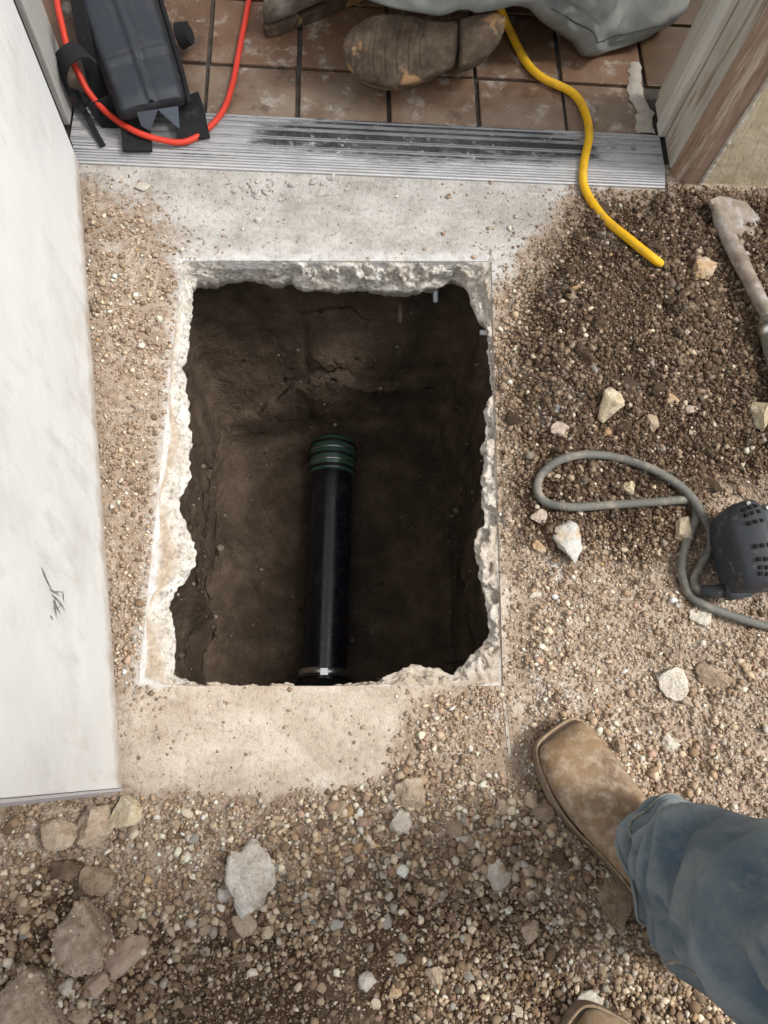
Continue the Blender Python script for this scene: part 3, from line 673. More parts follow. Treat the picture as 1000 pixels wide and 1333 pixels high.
# ------------------------------------------------------------------ open door
t = NT('door_paint')
v = t.mapv((1, 0.12, 1), rot=(0, 0, 0)); n1 = t.noise(9, 6, 0.65); n2 = t.noise(30, 7, 0.74, t.mapv((1, 1, 0.35))); n3 = t.noise(3.2, 4, 0.6); n4 = t.noise(36, 5, 0.7, t.mapv((0.10, 1, 1)))
c = t.ramp(n1, [(0.3, (0.70, 0.715, 0.71)), (0.7, (0.81, 0.82, 0.81))])
c = t.mix(t.ramp(t.math('MULTIPLY', n2, t.ramp(n3, [(0.3, 0.75), (0.65, 1.12)])), [(0.30, 0.0), (0.335, 0.0), (0.53, 0.0), (0.66, 0.35)]), c, (0.44, 0.425, 0.40))
c = t.mix(t.ramp(t.noise(85, 3, 0.6, t.mapv((1, 1, 0.16))), [(0.74, 0.0), (0.76, 0.85)]), c, (0.12, 0.115, 0.11))
c = t.mix(t.ramp(t.noise(5, 7, 0.75), [(0.5, 0.0), (0.72, 0.5)]), c, (0.52, 0.50, 0.465))
c = t.mix(t.ramp(n4, [(0.70, 0.0), (0.74, 0.8)]), c, (0.20, 0.19, 0.18))
so = t.sep()
low = t.ramp(t.math('ADD', t.math('MULTIPLY', so[2], -22.0), t.math('MULTIPLY', t.noise(30, 5, 0.7), 1.5)), [(0.0, 0.0), (0.62, 0.8)])
c = t.mix(low, c, (0.36, 0.29, 0.23))
M_DOOR = t.done(c, 0.5, t.bump(n2, 0.2, 0.0008), spec=0.35)
M_DEDGE = simple_mat('door_edge_metal', (0.50, 0.50, 0.54), (0.64, 0.63, 0.67), 20, 0.45, 0.2, metal=0.3)
dv = (FREE - HINGE); DL = dv.length; dang = math.atan2(dv.y, dv.x)
door = empty('door', (HINGE.x, HINGE.y, 0.02)); door.rotation_euler = (0, 0, dang)
tag(door, 'scuffed white painted door standing open beside the hole', 'door')
# local: x along the door from the hinge, y>0 = towards the hole
bm = bmesh.new(); box_bm(bm, 0, DL - 0.004, -0.042, 0, 0.0, 2.03, 0.0018); leaf = bm_obj('door_leaf', bm, M_DOOR, door)
bm = bmesh.new(); box_bm(bm, DL - 0.0035, DL - 0.0005, -0.040, -0.0005, -0.003, 2.03, 0.0008); bm_obj('edge_strip', bm, M_DEDGE, door)
bm = bmesh.new(); box_bm(bm, 0.02, DL - 0.02, -0.036, -0.006, -0.007, -0.0005, 0.001); bm_obj('bottom_sweep', bm, M_BROWNW, door)
M_HINGE = simple_mat('hinge_steel', (0.10, 0.10, 0.10), (0.25, 0.24, 0.22), 80, 0.5, metal=0.7)
for hz in (0.2, 1.0, 1.8):
    bm = bmesh.new(); bmesh.ops.create_cone(bm, cap_ends=True, segments=14, radius1=0.006, radius2=0.006, depth=0.1, matrix=Matrix.Translation((-0.008, -0.046, hz))); bm_obj('hinge', bm, M_HINGE, door)
M_SCUFF = simple_mat('scuff', (0.22, 0.22, 0.215), (0.5, 0.49, 0.48), 220, 0.8)
bm = bmesh.new()
dirw = Matrix.Rotation(-dang, 3, 'Z')
def on_door(px, py):
    """point of the door face the photograph shows at (px,py), in door coordinates"""
    d = Vector(ROT @ np.array([px - CX, py - CY, F_PX])); o = Vector((0, 0, CAM_H)) - door.location; d = dirw @ d; o = dirw @ o
    s = (0.0006 - o.y) / d.y; return o + d * s
rs_ = random.Random(3)
strokes = [((54, 737), (66, 766), 2.2), ((57, 748), (70, 772), 1.6), ((63, 766), (80, 776), 2.6), ((66, 772), (84, 790), 2.4), ((70, 770), (83, 771), 1.8), ((69, 780), (80, 800), 3.0), ((72, 778), (74, 805), 2.8), ((68, 792), (79, 790), 2.4), ((82, 768), (84, 786), 1.6), ((66, 800), (70, 808), 1.8), ((75, 784), (86, 796), 1.5)]
for (a_, b_, w_) in strokes:
    nx_, ny_ = -(b_[1] - a_[1]), b_[0] - a_[0]; L_ = math.hypot(nx_, ny_); nx_, ny_ = nx_ / L_ * w_ / 2, ny_ / L_ * w_ / 2; m1 = (a_[0] * .6 + b_[0] * .4 + rs_.uniform(-1, 1), a_[1] * .6 + b_[1] * .4)
    bm.faces.new([bm.verts.new(on_door(*q)) for q in (a_, (m1[0] + nx_, m1[1] + ny_), b_, (m1[0] - nx_, m1[1] - ny_))])
bmesh.ops.solidify(bm, geom=bm.faces[:], thickness=0.0004)
bm_obj('scuff_mark', bm, M_SCUFF, leaf)

# ------------------------------------------------------------------ drain pipe in the pit
t = NT('black_abs'); n = t.noise(30, 5, 0.65); d = t.ramp(t.noise(38, 7, 0.75), [(0.56, 0.0), (0.74, 0.45)])
M_ABS = t.done(t.mix(d, (0.008, 0.010, 0.015), (0.13, 0.11, 0.09)), t.ramp(n, [(0.3, 0.15), (0.7, 0.38)]), t.bump(n, 0.05, 0.001), spec=0.5)
t = NT('green_label'); sp = t.sep()
M_GREEN = t.done(t.ramp(t.noise(40, 4), [(0.3, (0.03, 0.075, 0.055)), (0.7, (0.06, 0.13, 0.095))]), 0.3, None, spec=0.5)
M_BLK = simple_mat('black_rubber', (0.008, 0.008, 0.009), (0.02, 0.02, 0.02), 60, 0.4)
M_STEEL = simple_mat('stainless', (0.62, 0.63, 0.63), (0.8, 0.8, 0.8), 90, 0.3, 0.05, metal=1.0)
M_STEELD = simple_mat('dull_steel_band', (0.16, 0.17, 0.17), (0.32, 0.33, 0.33), 90, 0.3, 0.05, metal=0.9)
PR = 0.0445; PAX = -0.515
p_far = G(434, 568, PAX + PR); p_near = G(421, 905, PAX + PR); p_far.z = p_near.z = PAX; pdir = (p_near - p_far).normalized()
pipe = empty('drain_pipe', (p_far.x, p_far.y, PAX)); tag(pipe, 'black plastic drain pipe lying in the bottom of the pit', 'pipe')
under(tube('barrel', [p_far - pdir * 0.02, p_far, p_far + pdir * 0.05, p_near, p_near + pdir * 0.16], PR, M_ABS, seg=40), pipe)
cup = under(tube('coupling', [p_far - pdir * 0.004, p_far + pdir * 0.002, p_far + pdir * 0.068, p_far + pdir * 0.071], [PR + 0.0015, PR + 0.0032, PR + 0.0032, PR + 0.0015], M_GREEN, seg=40), pipe)
for k in range(5):
    s = 0.008 + k * 0.0135
    bt = tube('band', [p_far + pdir * (s - (0.0030, .0012, .0022, .0012, .0030)[k]), p_far + pdir * (s + (0.0030, .0012, .0022, .0012, .0030)[k])], PR + 0.0046, (M_BLK, M_STEEL, M_BLK, M_STEEL, M_BLK)[k], seg=40); sub(bt, cup)
cs = (G(423, 874, PAX + PR) - Vector((p_far.x, p_far.y, PAX + PR))).length
clamp = under(tube('hose_clamp', [p_far + pdir * (cs - 0.008), p_far + pdir * (cs - 0.0078), p_far + pdir * (cs + 0.0085), p_far + pdir * (cs + 0.0087)], [PR + .003, PR + 0.0055, PR + 0.0055, PR + .003], M_STEEL, seg=40), pipe)
bm = bmesh.new(); cp = p_far + pdir * (cs + 0.002)
box_bm(bm, -0.008, 0.008, -0.007, 0.007, 0, 0.011, 0.001, Matrix.Translation((cp.x, cp.y, PAX + PR + 0.003)))
sub(bm_obj('clamp_screw', bm, M_STEEL), clamp)
under(tube('rubber_sleeve', [p_far + pdir * (cs + 0.0125), p_far + pdir * (cs + 0.09)], PR + 0.006, M_BLK, seg=40), pipe)

# reinforcing stubs poking out of the slab
M_PLAST = simple_mat('pale_pipe', (0.42, 0.47, 0.52), (0.58, 0.62, 0.66), 60, 0.5)
M_RUST = simple_mat('rust', (0.045, 0.03, 0.02), (0.09, 0.06, 0.04), 80, 0.9)
a = G(567, 374, -0.085); b = G(567, 393, -0.10); tube('pipe_stub', [a + Vector((0, 0.05, 0.012)), a, b], 0.0042, M_PLAST, slab)
a = G(640, 433, -0.05); b = G(625, 433, -0.05); tube('reinforcing_bar', [a + Vector((0.02, 0, 0)), a, b], 0.0040, M_PLAST, slab)
a = G(521, 392, -0.13); b = G(520, 420, -0.15); rb = tube('rusty_bolt', [a, b], 0.0045, M_RUST, slab)

# ------------------------------------------------------------------ stones
def ico(sub):
    bm = bmesh.new(); bmesh.ops.create_icosphere(bm, subdivisions=sub, radius=1.0)
    v = np.array([tuple(x.co) for x in bm.verts]); f = np.array([[q.index for q in p.verts] for p in bm.faces]); bm.free(); return v, f
ICO1, ICO2, ICO3, ICO4 = ico(1), ico(2), ico(3), ico(4)
def chisel(V, n, rng, dmin=0.5, dmax=0.9):
    V = V.copy()
    for _ in range(n):
        d = rng.normal(size=3); d /= np.linalg.norm(d); lim = rng.uniform(dmin, dmax)
        s = V @ d; over = np.maximum(s - lim, 0); V -= np.outer(over, d)
    return V
def rock_mesh(name, size, seed, cuts=9, rough=0.05, sub=4):
    rough = rough * 1.6
    rng = np.random.default_rng(seed); V = chisel((ICO4 if sub == 4 else ICO3)[0], cuts + 4, rng, 0.42, 0.86)
    V = V / np.abs(V).max(0)
    off = Vector((seed * 1.7, seed * 0.3, 0)); W = []
    for v in V:
        q = Vector(v) * 2.2 + off; d = mnoise.noise(q) * 0.9 + 0.6 * mnoise.noise(q * 2.4) + 0.45 * mnoise.noise(q * 6) - 0.5 * max(0, 0.35 - mnoise.voronoi(q * 1.8)[0][0])
        W.append(v * (1 + rough * 1.6 * d))
    V = np.array(W) * np.array(size) / 2
    me = bpy.data.meshes.new(name); me.from_pydata(V.tolist(), [], (ICO4 if sub == 4 else ICO3)[1].tolist()); me.update(); return me
GREYC = rock_mat('pale_concrete_rubble', (0.42, 0.375, 0.315), (0.66, 0.62, 0.56), (0.80, 0.77, 0.72), dirt=(0.36, 0.28, 0.2), scale=65, damt=0.6)
CREAM = rock_mat('cream_stone', (0.40, 0.31, 0.19), (0.58, 0.49, 0.34), (0.68, 0.61, 0.48), damt=0.3)
ORANGE = rock_mat('orange_tan_stone', (0.42, 0.26, 0.13), (0.56, 0.40, 0.25), (0.62, 0.54, 0.44), damt=0.25)
MIXED = rock_mat('grey_orange_stone', (0.50, 0.33, 0.16), (0.50, 0.49, 0.46), (0.62, 0.61, 0.58), damt=0.15, scale=30)
WHITE = rock_mat('white_chip', (0.46, 0.40, 0.32), (0.60, 0.55, 0.47), (0.72, 0.68, 0.61), damt=0.3)
PINK = rock_mat('pinkish_stone', (0.36, 0.27, 0.21), (0.50, 0.41, 0.34), (0.64, 0.57, 0.50), damt=0.4)
BROWN = rock_mat('brown_stone', (0.21, 0.15, 0.10), (0.34, 0.255, 0.18), (0.47, 0.375, 0.285), damt=0.4)
TAN = rock_mat('tan_stone', (0.32, 0.24, 0.165), (0.46, 0.36, 0.265), (0.57, 0.48, 0.375), damt=0.35)
DARKB = rock_mat('dark_clod', (0.085, 0.058, 0.038), (0.15, 0.105, 0.07), (0.24, 0.17, 0.12), damt=0.1)
BANDED = rock_mat('banded_stone', (0.27, 0.19, 0.145), (0.38, 0.285, 0.22), (0.58, 0.49, 0.40), damt=0.45, scale=24)
def rock(px, py, w, h, mat, label, name='rock', cat='rock', hz=0.55, rot=None, cuts=9, seed=None, rough=0.05, sink=0.3, sub=4, group=None):
    z0 = float(hgt(*G(px, py).xy)[0]); g = G(px, py, z0 + 0.01); z0 = float(hgt(g.x, g.y)[0])
    sc = (CAM_H - z0) / 1000.0
    ysc = 1.0 + 0.12 * (g.y)
    sx_, sy_ = w * sc * 1.04, h * sc * ysc * 1.04; sz_ = hz * min(sx_, sy_) 
    me = rock_mesh(name, (sx_, sy_, max(sz_, 0.006)), seed if seed is not None else int(px * 7 + py), cuts, rough, sub)
    me.materials.append(mat); me.polygons.foreach_set('use_smooth', [True] * len(me.polygons))
    o = bpy.data.objects.new(name, me); COL.objects.link(o); o.location = (g.x, g.y, z0 + sz_ * (0.5 - sink)); o.rotation_euler = (0, 0, rot or 0)
    return tag(o, label, cat, group)
rock(331, 1138, 62, 84, GREYC, 'large pale grey pitted concrete chunk lying in the open gravel', hz=0.55, cuts=16, seed=12, rot=0.0, rough=0.09)
rock(795, 525, 42, 50, CREAM, 'yellowish cream angular rock on the dark soil above the grey cord loop', hz=0.8, cuts=10)
rock(743, 699, 42, 60, MIXED, 'grey rock with an orange side just below the grey cord loop', hz=0.7)
rock(915, 347, 52, 36, ORANGE, 'orange tan crumbly stone beside the end of the yellow cord', hz=0.7, rough=0.1)
rock(996, 535, 34, 56, CREAM, 'beige stone below the chisel handle by the wall', hz=0.8)
rock(733, 556, 30, 24, PINK, 'flat pinkish white chip on the pale lime stain', rot=-0.5, hz=0.4)
rock(917, 802, 34, 28, WHITE, 'cream white chip under the grey power cord', hz=0.4, cuts=12)
rock(876, 886, 40, 48, WHITE, 'flat whitish stone half sunk in the dirt beside a jagged brown one', hz=0.3, sink=0.1, rot=0.4)
rock(944, 885, 74, 30, BROWN, 'jagged brown and white stone shard half buried in the dirt', hz=0.5, rot=-0.45)
rock(876, 968, 26, 24, WHITE, 'small bright white chip on the dirt above the boot', hz=0.5)
rock(802, 1176, 50, 64, BROWN, 'brown rock squeezed against the jeans leg', hz=0.8, seed=77)
rock(526, 1071, 32, 30, WHITE, 'white angular stone standing out in the gravel below the concrete', hz=0.7, cuts=12)
rock(648, 1137, 34, 36, GREYC, 'grey white angular stone in the gravel left of the boot', hz=0.7, seed=31)
rock(166, 1060, 46, 42, CREAM, 'cream and orange rock just below the door corner', hz=0.7)
rock(125, 1077, 54, 46, TAN, 'dusty tan rock touching the cream one below the door', hz=0.6, rough=0.08)
rock(73, 1089, 48, 40, TAN, 'rounded tan rock in the gravel under the door edge', hz=0.6, cuts=6)
rock(128, 1145, 44, 36, BROWN, 'dark brown rock above the flat broken slab piece', hz=0.7)
rock(85, 1132, 38, 30, DARKB, 'dark earthy clod left of the dark brown rock', hz=0.6, rough=0.1)
rock(160, 1243, 54, 48, BANDED, 'flat reddish stone with white bands beside the broken slab piece', hz=0.4, cuts=12, rot=0.15)
rock(318, 1200, 28, 32, TAN, 'rounded tan stone just below the large pale concrete chunk', hz=0.7, cuts=5)
rock(347, 1213, 16, 18, CREAM, 'small golden stone beside the rounded tan stone', hz=0.7, cuts=5)
rock(294, 1165, 20, 20, GREYC, 'small light grey stone touching the large pale concrete chunk', hz=0.7, cuts=5)
rock(535, 1032, 42, 40, TAN, 'crumbly tan clod at the foot of the concrete slab', hz=0.6, rough=0.1)
rock(705, 709, 19, 19, ORANGE, 'small round honey coloured stone beside the grey and orange rock', hz=0.8, cuts=4)
rock(890, 684, 26, 40, CREAM, 'pale stone lying inside the hanging bend of the grey cord', hz=0.6)
rock(823, 632, 22, 22, CREAM, 'small cream stone inside the grey cord loop', hz=0.7)
rock(704, 668, 24, 20, PINK, 'pinkish white stone just under the left end of the cord loop', hz=0.6)
rock(774, 1309, 32, 26, WHITE, 'pale stone beside the toe of the second boot', hz=0.7)
rock(880, 515, 26, 18, ORANGE, 'small orange chip on the dark soil near the yellowish rock', hz=0.6, rot=-0.5)
rock(853, 543, 16, 34, TAN, 'elongated dusty stone on the soil right of the yellowish rock', hz=0.6, rot=0.1)
rock(902, 532, 20, 12, PINK, 'flat pink pebble below the small orange chip', hz=0.5)
rock(184, 238, 24, 17, WHITE, 'white flat chip on the concrete just below the threshold', hz=0.4, sink=0.15)
rock(179, 526, 17, 14, PINK, 'pinkish stone on the dirt strip between door and hole', hz=0.7)
rock(763, 423, 10, 17, WHITE, 'small bluish white chip in the dark soil', hz=0.5)
rock(793, 265, 19, 15, WHITE, 'white chip lying next to the yellow cord on the soil', hz=0.6)
rock(88, 1289, 24, 22, WHITE, 'cream pebble beside the reddish brown stone in the corner', hz=0.7, cuts=5)
rock(126, 1284, 28, 28, BANDED, 'reddish brown stone below the flat banded one', hz=0.7, cuts=6)
rock(106, 1320, 34, 22, TAN, 'smooth tan pebble under the reddish brown stone', hz=0.6, cuts=5)
rock(710, 1055, 30, 28, BROWN, 'brown stone beside the side of the boot', hz=0.7)
rock(690, 1043, 20, 22, TAN, 'tan pebble in the gravel near the boot welt', hz=0.7)
rock(653, 1051, 20, 20, TAN, 'light brown pebble below the concrete corner', hz=0.7, cuts=5)
rock(806, 967, 20, 20, BROWN, 'brown pebble beside the boot toe on the dirt side', hz=0.7)
rock(735, 1120, 26, 24, DARKB, 'dark clod beside the boot instep', hz=0.6, rough=0.1)
rock(480, 1278, 22, 24, GREYC, 'greyish rounded stone in the gravel along the bottom', hz=0.7, seed=3)
rock(567, 1273, 22, 36, TAN, 'long tan stone among the coarse gravel', hz=0.6, rot=0.2)
rock(516, 1293, 16, 18, ORANGE, 'small rusty orange stone among the coarse gravel', hz=0.7)
rock(693, 1214, 22, 26, TAN, 'tan cobble in the gravel below the jeans', hz=0.7)
rock(590, 1078, 26, 24, BROWN, 'brown rounded stone right of the white angular stone', hz=0.7)
rock(612, 1100, 22, 20, BROWN, 'dull brown pebble left of the grey white stone', hz=0.7)
rock(700, 770, 26, 12, WHITE, 'white crumbled chip above the bare concrete spot', hz=0.5, rough=0.1)
clod_me = []
for k in range(7):
    me = rock_mesh('soil_clod', (1, 0.85, 0.6), 700 + k, 6, 0.13, 3); me.materials.append(DARKB); me.polygons.foreach_set('use_smooth', [True] * len(me.polygons)); clod_me.append(me)
kk_ = 0
while kk_ < 42:
    px, py = random.uniform(665, 1010), random.uniform(262, 640)
    if px < 775 - (py - 262) * 0.5: continue
    g = G(px, py); h_ = float(hgt(g.x, g.y)[0]); sz_ = 0.011 + 0.020 * random.random() ** 2
    o = bpy.data.objects.new('soil_clod', random.choice(clod_me)); COL.objects.link(o); o.location = (g.x, g.y, h_ + sz_ * 0.08); o.scale = (sz_, sz_, sz_); o.rotation_euler = (random.uniform(-.4, .4), random.uniform(-.4, .4), random.uniform(0, 6.28))
    tag(o, 'dark brown crumbly clod of damp soil in the heap by the wall', 'clod', 'clods in the damp soil'); kk_ += 1
# two flat broken slab pieces
def flat_piece(px_outline, zt, thick, label, mat):
    top = [G(p[0], p[1], zt + (p[2] if len(p) > 2 else 0)) for p in px_outline]
    bm = bmesh.new(); vs = [bm.verts.new(p) for p in top]; f = bm.faces.new(vs)
    r = bmesh.ops.extrude_face_region(bm, geom=[f]); 
    for e in r['geom']:
        if isinstance(e, bmesh.types.BMVert): e.co.z -= thick
    bmesh.ops.subdivide_edges(bm, edges=bm.edges[:], cuts=5, use_grid_fill=True)
    bmesh.ops.triangulate(bm, faces=bm.faces[:])
    bmesh.ops.subdivide_edges(bm, edges=bm.edges[:], cuts=1)
    for v in bm.verts:
        q = v.co * 40; v.co += Vector((mnoise.noise(q), mnoise.noise(q + Vector((9, 0, 0))), mnoise.noise(q + Vector((0, 9, 0))))) * 0.0035
    c = sum((v.co for v in bm.verts), Vector()) / len(bm.verts); c.z = zt - thick
    bmesh.ops.translate(bm, vec=-c, verts=bm.verts[:])
    tops = [v.co.copy() for v in bm.verts if v.co.z > thick * 0.55]
    o = bm_obj('slab_fragment', bm, mat, None, True); o.location = c; tag(o, label, 'rubble')
    rg_ = np.random.default_rng(int(abs(c.x) * 1e4)); Vg, Fg, Cg = [], [], []
    for j in range(320):
        a_, b_ = tops[rg_.integers(len(tops))], tops[rg_.integers(len(tops))]; q = a_.lerp(b_, rg_.random()); s_ = float(np.clip(rg_.lognormal(math.log(.0032), .4), .0015, .009))
        Vg.append(ICO1[0] * rg_.uniform(.7, 1.2, (12, 1)) * s_ / 2 + np.array(tuple(q)) + np.array([0, 0, s_ * .1])); Fg.append(ICO1[1] + 12 * j); Cg.append(np.repeat((np.array([(.45, .35, .25), (.33, .24, .16), (.6, .52, .4), (.24, .17, .11)][rg_.integers(4)]) * rg_.uniform(.8, 1.2))[None], 12, 0))
    gr_ = np_mesh('grit', np.concatenate(Vg), np.concatenate(Fg), M_PEB, o, False, {'col': np.concatenate(Cg)}); gr_['kind'] = 'stuff'
    return o
FRAGM = rock_mat('dusty_slab_fragment', (0.30, 0.225, 0.165), (0.43, 0.34, 0.255), (0.56, 0.47, 0.38), scale=110, damt=0.4)
zf = float(hgt(*G(100, 1220).xy)[0])
flat_piece([(103, 1172, .008), (140, 1225, .006), (132, 1262), (96, 1275), (66, 1255), (68, 1215)], zf + 0.022, 0.036, 'flat dust covered fragment of broken slab in the gravel', FRAGM)
zf = float(hgt(*G(40, 1300).xy)[0])
flat_piece([(0, 1290), (30, 1262), (50, 1268), (62, 1300), (78, 1340), (60, 1380), (-20, 1385), (-40, 1330)], zf + 0.024, 0.036, 'flat brown slab fragment in the corner beside a cream pebble', FRAGM)

# loose chips of broken concrete under the threshold
chip_me = []
M_CHIP = simple_mat('fresh_concrete_chip', (0.50, 0.48, 0.44), (0.70, 0.68, 0.64), 2.5, 0.95, 0.5, 0.06, 9)
for k in range(6):
    me = rock_mesh('concrete_chip', (1, 0.75, 0.45), 300 + k, 10, 0.05, 3); me.materials.append(M_CHIP); chip_me.append(me)
for k in range(46):
    if k < 34: px, py = random.gauss(345, 28), random.gauss(254, 11)
    else: px, py = random.gauss(430, 20), random.gauss(243, 5)
    if k % 9 == 0: px = random.uniform(180, 480); py = random.uniform(232, 310)
    g = G(px, max(py, 232)); s = random.choice((0.006, 0.008, 0.010, 0.013, 0.017))
    o = bpy.data.objects.new('concrete_chip', random.choice(chip_me)); COL.objects.link(o)
    o.location = (g.x, g.y, 0.16 * s); o.scale = (s, s * random.uniform(.7, 1.1), s); o.rotation_euler = (random.uniform(-.2, .2), random.uniform(-.2, .2), random.uniform(0, 6.28))
    tag(o, 'small pale concrete chip lying on the slab just outside the threshold', 'chip', 'concrete chips by the threshold')

# single pebbles, about a centimetre and more
peb_me = []
for k in range(10):
    rng = np.random.default_rng(500 + k); v = chisel(ICO2[0], 11, rng, 0.5, 0.9) * rng.uniform(.93, 1.06, (42, 1)) * np.array([1, rng.uniform(.7, .95), rng.uniform(.5, .75)]) / 2
    me = bpy.data.meshes.new('pebble'); me.from_pydata(v.tolist(), [], ICO2[1].tolist()); me.update()
    row_ = []
    for _, m_, _w in PEBC:
        mc = me.copy(); mc.materials.append(m_); row_.append(mc)
    peb_me.append(row_)
def px_of(x, y, z=0.0):
    d = ROT.T @ np.array([x, y, z - CAM_H]); return CX + F_PX * d[0] / d[2], CY + F_PX * d[1] / d[2]
def scatter_pebbles(n, boxpx, smin, smax, label, group, test=None):
    k = 0; tries = 0
    while k < n and tries < n * 40:
        tries += 1
        px, py = random.uniform(boxpx[0], boxpx[1]), random.uniform(boxpx[2], boxpx[3])
        if test and not test(px, py): continue
        g = G(px, py); h = float(hgt(g.x, g.y)[0]); s = random.uniform(0, 1) ** 2.2 * (smax - smin) + smin
        ci = random.choices(range(len(PEBC)), [q[2] for q in PEBC])[0]
        o = bpy.data.objects.new('pebble', random.choice(peb_me)[ci]); COL.objects.link(o)
        o.location = (g.x, g.y, h + s * 0.12); o.scale = (s, s * random.uniform(.8, 1.05), s); o.rotation_euler = (random.uniform(-.3, .3), random.uniform(-.3, .3), random.uniform(0, 6.28))
        tag(o, label.replace('small', 'small ' + PEBC[ci][0]), 'pebble', group); k += 1
scatter_pebbles(190, (-10, 1010, 1045, 1345), 0.009, 0.020, 'small rounded pebble loose in the coarse gravel below the slab', 'pebbles in the coarse gravel', lambda x, y: not (x > 690 and y < 1260 and x > 690 + (y - 950) * 0.3 and x < 960) )
scatter_pebbles(60, (665, 1000, 270, 640), 0.009, 0.016, 'small pebble in the dark crumbly soil between wall and cord loop', 'pebbles in the dark soil', lambda x, y: x > 760 - (y - 260) * 0.45)
scatter_pebbles(30, (690, 1000, 700, 1000), 0.009, 0.014, 'small pebble on the pale trodden dirt beside the hole', 'pebbles on the trodden dirt', lambda x, y: x > 780 or y < 930)
scatter_pebbles(18, (125, 215, 290, 880), 0.008, 0.013, 'small pebble on the dirt strip between open door and hole', 'pebbles beside the door', lambda x, y: x > 125 + (y - 290) * 0.055 and x < 232 - (y - 290) * .09)

# gravel and crumbs: uncountable, one object each
def stone_cloud(name, n_try, region, dens, size_fn, pal, base, label, zsink=0.15, seed=1):
    rng = np.random.default_rng(seed)
    x = rng.uniform(region[0], region[1], n_try); y = rng.uniform(region[2], region[3], n_try)
    h, dry, lime, s, l, p, c, dm, dm2 = soil_fields(x, y)
    pr = dens(x, y, s, l, p, c, dm, dm2); keep = (rng.random(n_try) < pr) & (c < -0.0005) & ((y < THR_Y0 - 0.004) | ((x > 0.553) & (y < 0.9)))
    x, y = x[keep], y[keep]; n = len(x); z = hgt(x, y)
    dm, dm2, s = dm[keep], dm2[keep], s[keep]
    sz = size_fn(rng, n, dm, dm2, s) * (0.55 + 0.9 * fbm(x * 9, y * 9, 77, 3))
    bv, bf = base; nv = len(bv)
    V = np.repeat(bv[None], n, 0) * rng.uniform(0.52, 1.35, (n, nv, 1))
    V *= np.stack([np.ones(n), rng.uniform(.65, 1, n), rng.uniform(.5, .85, n)], 1)[:, None, :] * (sz / 2)[:, None, None]
    a = rng.uniform(0, 6.283, n); tl = rng.normal(0, 0.35, n)
    ct, st = np.cos(tl)[:, None], np.sin(tl)[:, None]; yv = V[..., 1] * ct - V[..., 2] * st; zv = V[..., 1] * st + V[..., 2] * ct
    ca, sa = np.cos(a)[:, None], np.sin(a)[:, None]
    V = np.stack([V[..., 0] * ca - yv * sa + x[:, None], V[..., 0] * sa + yv * ca + y[:, None], zv + (z + sz * (0.32 - zsink))[:, None]], 2)
    Fa = (bf[None] + (np.arange(n) * nv)[:, None, None]).reshape(-1, 3)
    pal = np.array(pal); w = pal[:, 3:4].ravel(); w = w / w.sum()
    ci = rng.choice(len(pal), n, p=w); colr = pal[ci, :3] * rng.uniform(0.75, 1.2, (n, 1))
    damp = (0.95 * dm + (0.6 if name == 'soil_crumbs' else 0.42) * dm2 * rng.random(n) * 1.6)[:, None].clip(0, 1); wet = rng.random((n, 1)) < 0.86
    colr = np.where(wet, colr * (1 - 0.69 * damp) * np.array([1.04, 0.92, 0.80]) ** damp, colr)
    dryk = np.clip(1 - damp - 0.5 * dm2[:, None], 0, 1); colr = np.clip(colr * (1 + 0.28 * dryk), 0, 0.8)
    o = np_mesh(name, V.reshape(-1, 3), Fa, M_PEB, None, False, {'col': np.repeat(colr, nv, 0)})
    o['kind'] = 'stuff'; o['label'] = label; return n
PAL = [(0.45, 0.355, 0.245, 3), (0.33, 0.235, 0.155, 3.2), (0.22, 0.15, 0.095, 3.0), (0.60, 0.51, 0.385, 1.9), (0.74, 0.67, 0.55, 1.2), (0.44, 0.405, 0.35, 1.0), (0.46, 0.31, 0.17, 0.25), (0.36, 0.245, 0.185, 1.0)]
def d_gravel(x, y, s, l, p, c, dm, dm2):
    low = sstep(0.10, 0.0, y)                    # open ground this side of the slab
    cl = fbm(x * 11, y * 11, 90, 4)
    return sstep(0.0, 0.03, s) * (low * (0.10 + 0.50 * sstep(0.42, 0.62, cl)) + (1 - low) * (0.12 + 0.2 * dm)) + 0.06 * sstep(0, 0.01, l) + 0.35 * sstep(0, 0.01, p)
def s_gravel(rng, n, dm, dm2, s): return np.clip(rng.lognormal(math.log(0.0052), 0.42, n), 0.0026, 0.0125)
n1_ = stone_cloud('gravel', 95000, (-0.55, 0.86, -0.42, 0.90), d_gravel, s_gravel, PAL, ICO1, 'loose mixed gravel', seed=5)
n3_ = stone_cloud('coarse_gravel', 30000, (-0.50, 0.80, -0.40, 0.07), lambda x, y, s, l, p, c, dm, dm2: sstep(0.0, 0.03, s) * sstep(0.075, 0.0, y) * sstep(0.42, 0.30, x + 0.35 * y) * (0.06 + 0.80 * sstep(0.44, 0.60, fbm(x * 8, y * 8, 190, 4))), lambda rng, n, dm, dm2, s: np.clip(rng.lognormal(math.log(0.0060), 0.40, n), 0.003, 0.0135), PAL, ICO1, 'coarse gravel on the open ground', seed=15, zsink=0.05)
OCT = (np.array([(1, 0, 0), (-1, 0, 0), (0, 1, 0), (0, -1, 0), (0, 0, 1), (0, 0, -1)], float), np.array([(0, 2, 4), (2, 1, 4), (1, 3, 4), (3, 0, 4), (2, 0, 5), (1, 2, 5), (3, 1, 5), (0, 3, 5)]))
PALC = [(0.40, 0.305, 0.22, 5), (0.33, 0.245, 0.175, 5), (0.27, 0.19, 0.13, 4), (0.50, 0.41, 0.31, 2.2), (0.66, 0.59, 0.48, 1.0), (0.40, 0.36, 0.31, 0.8), (0.20, 0.14, 0.095, 2.5)]
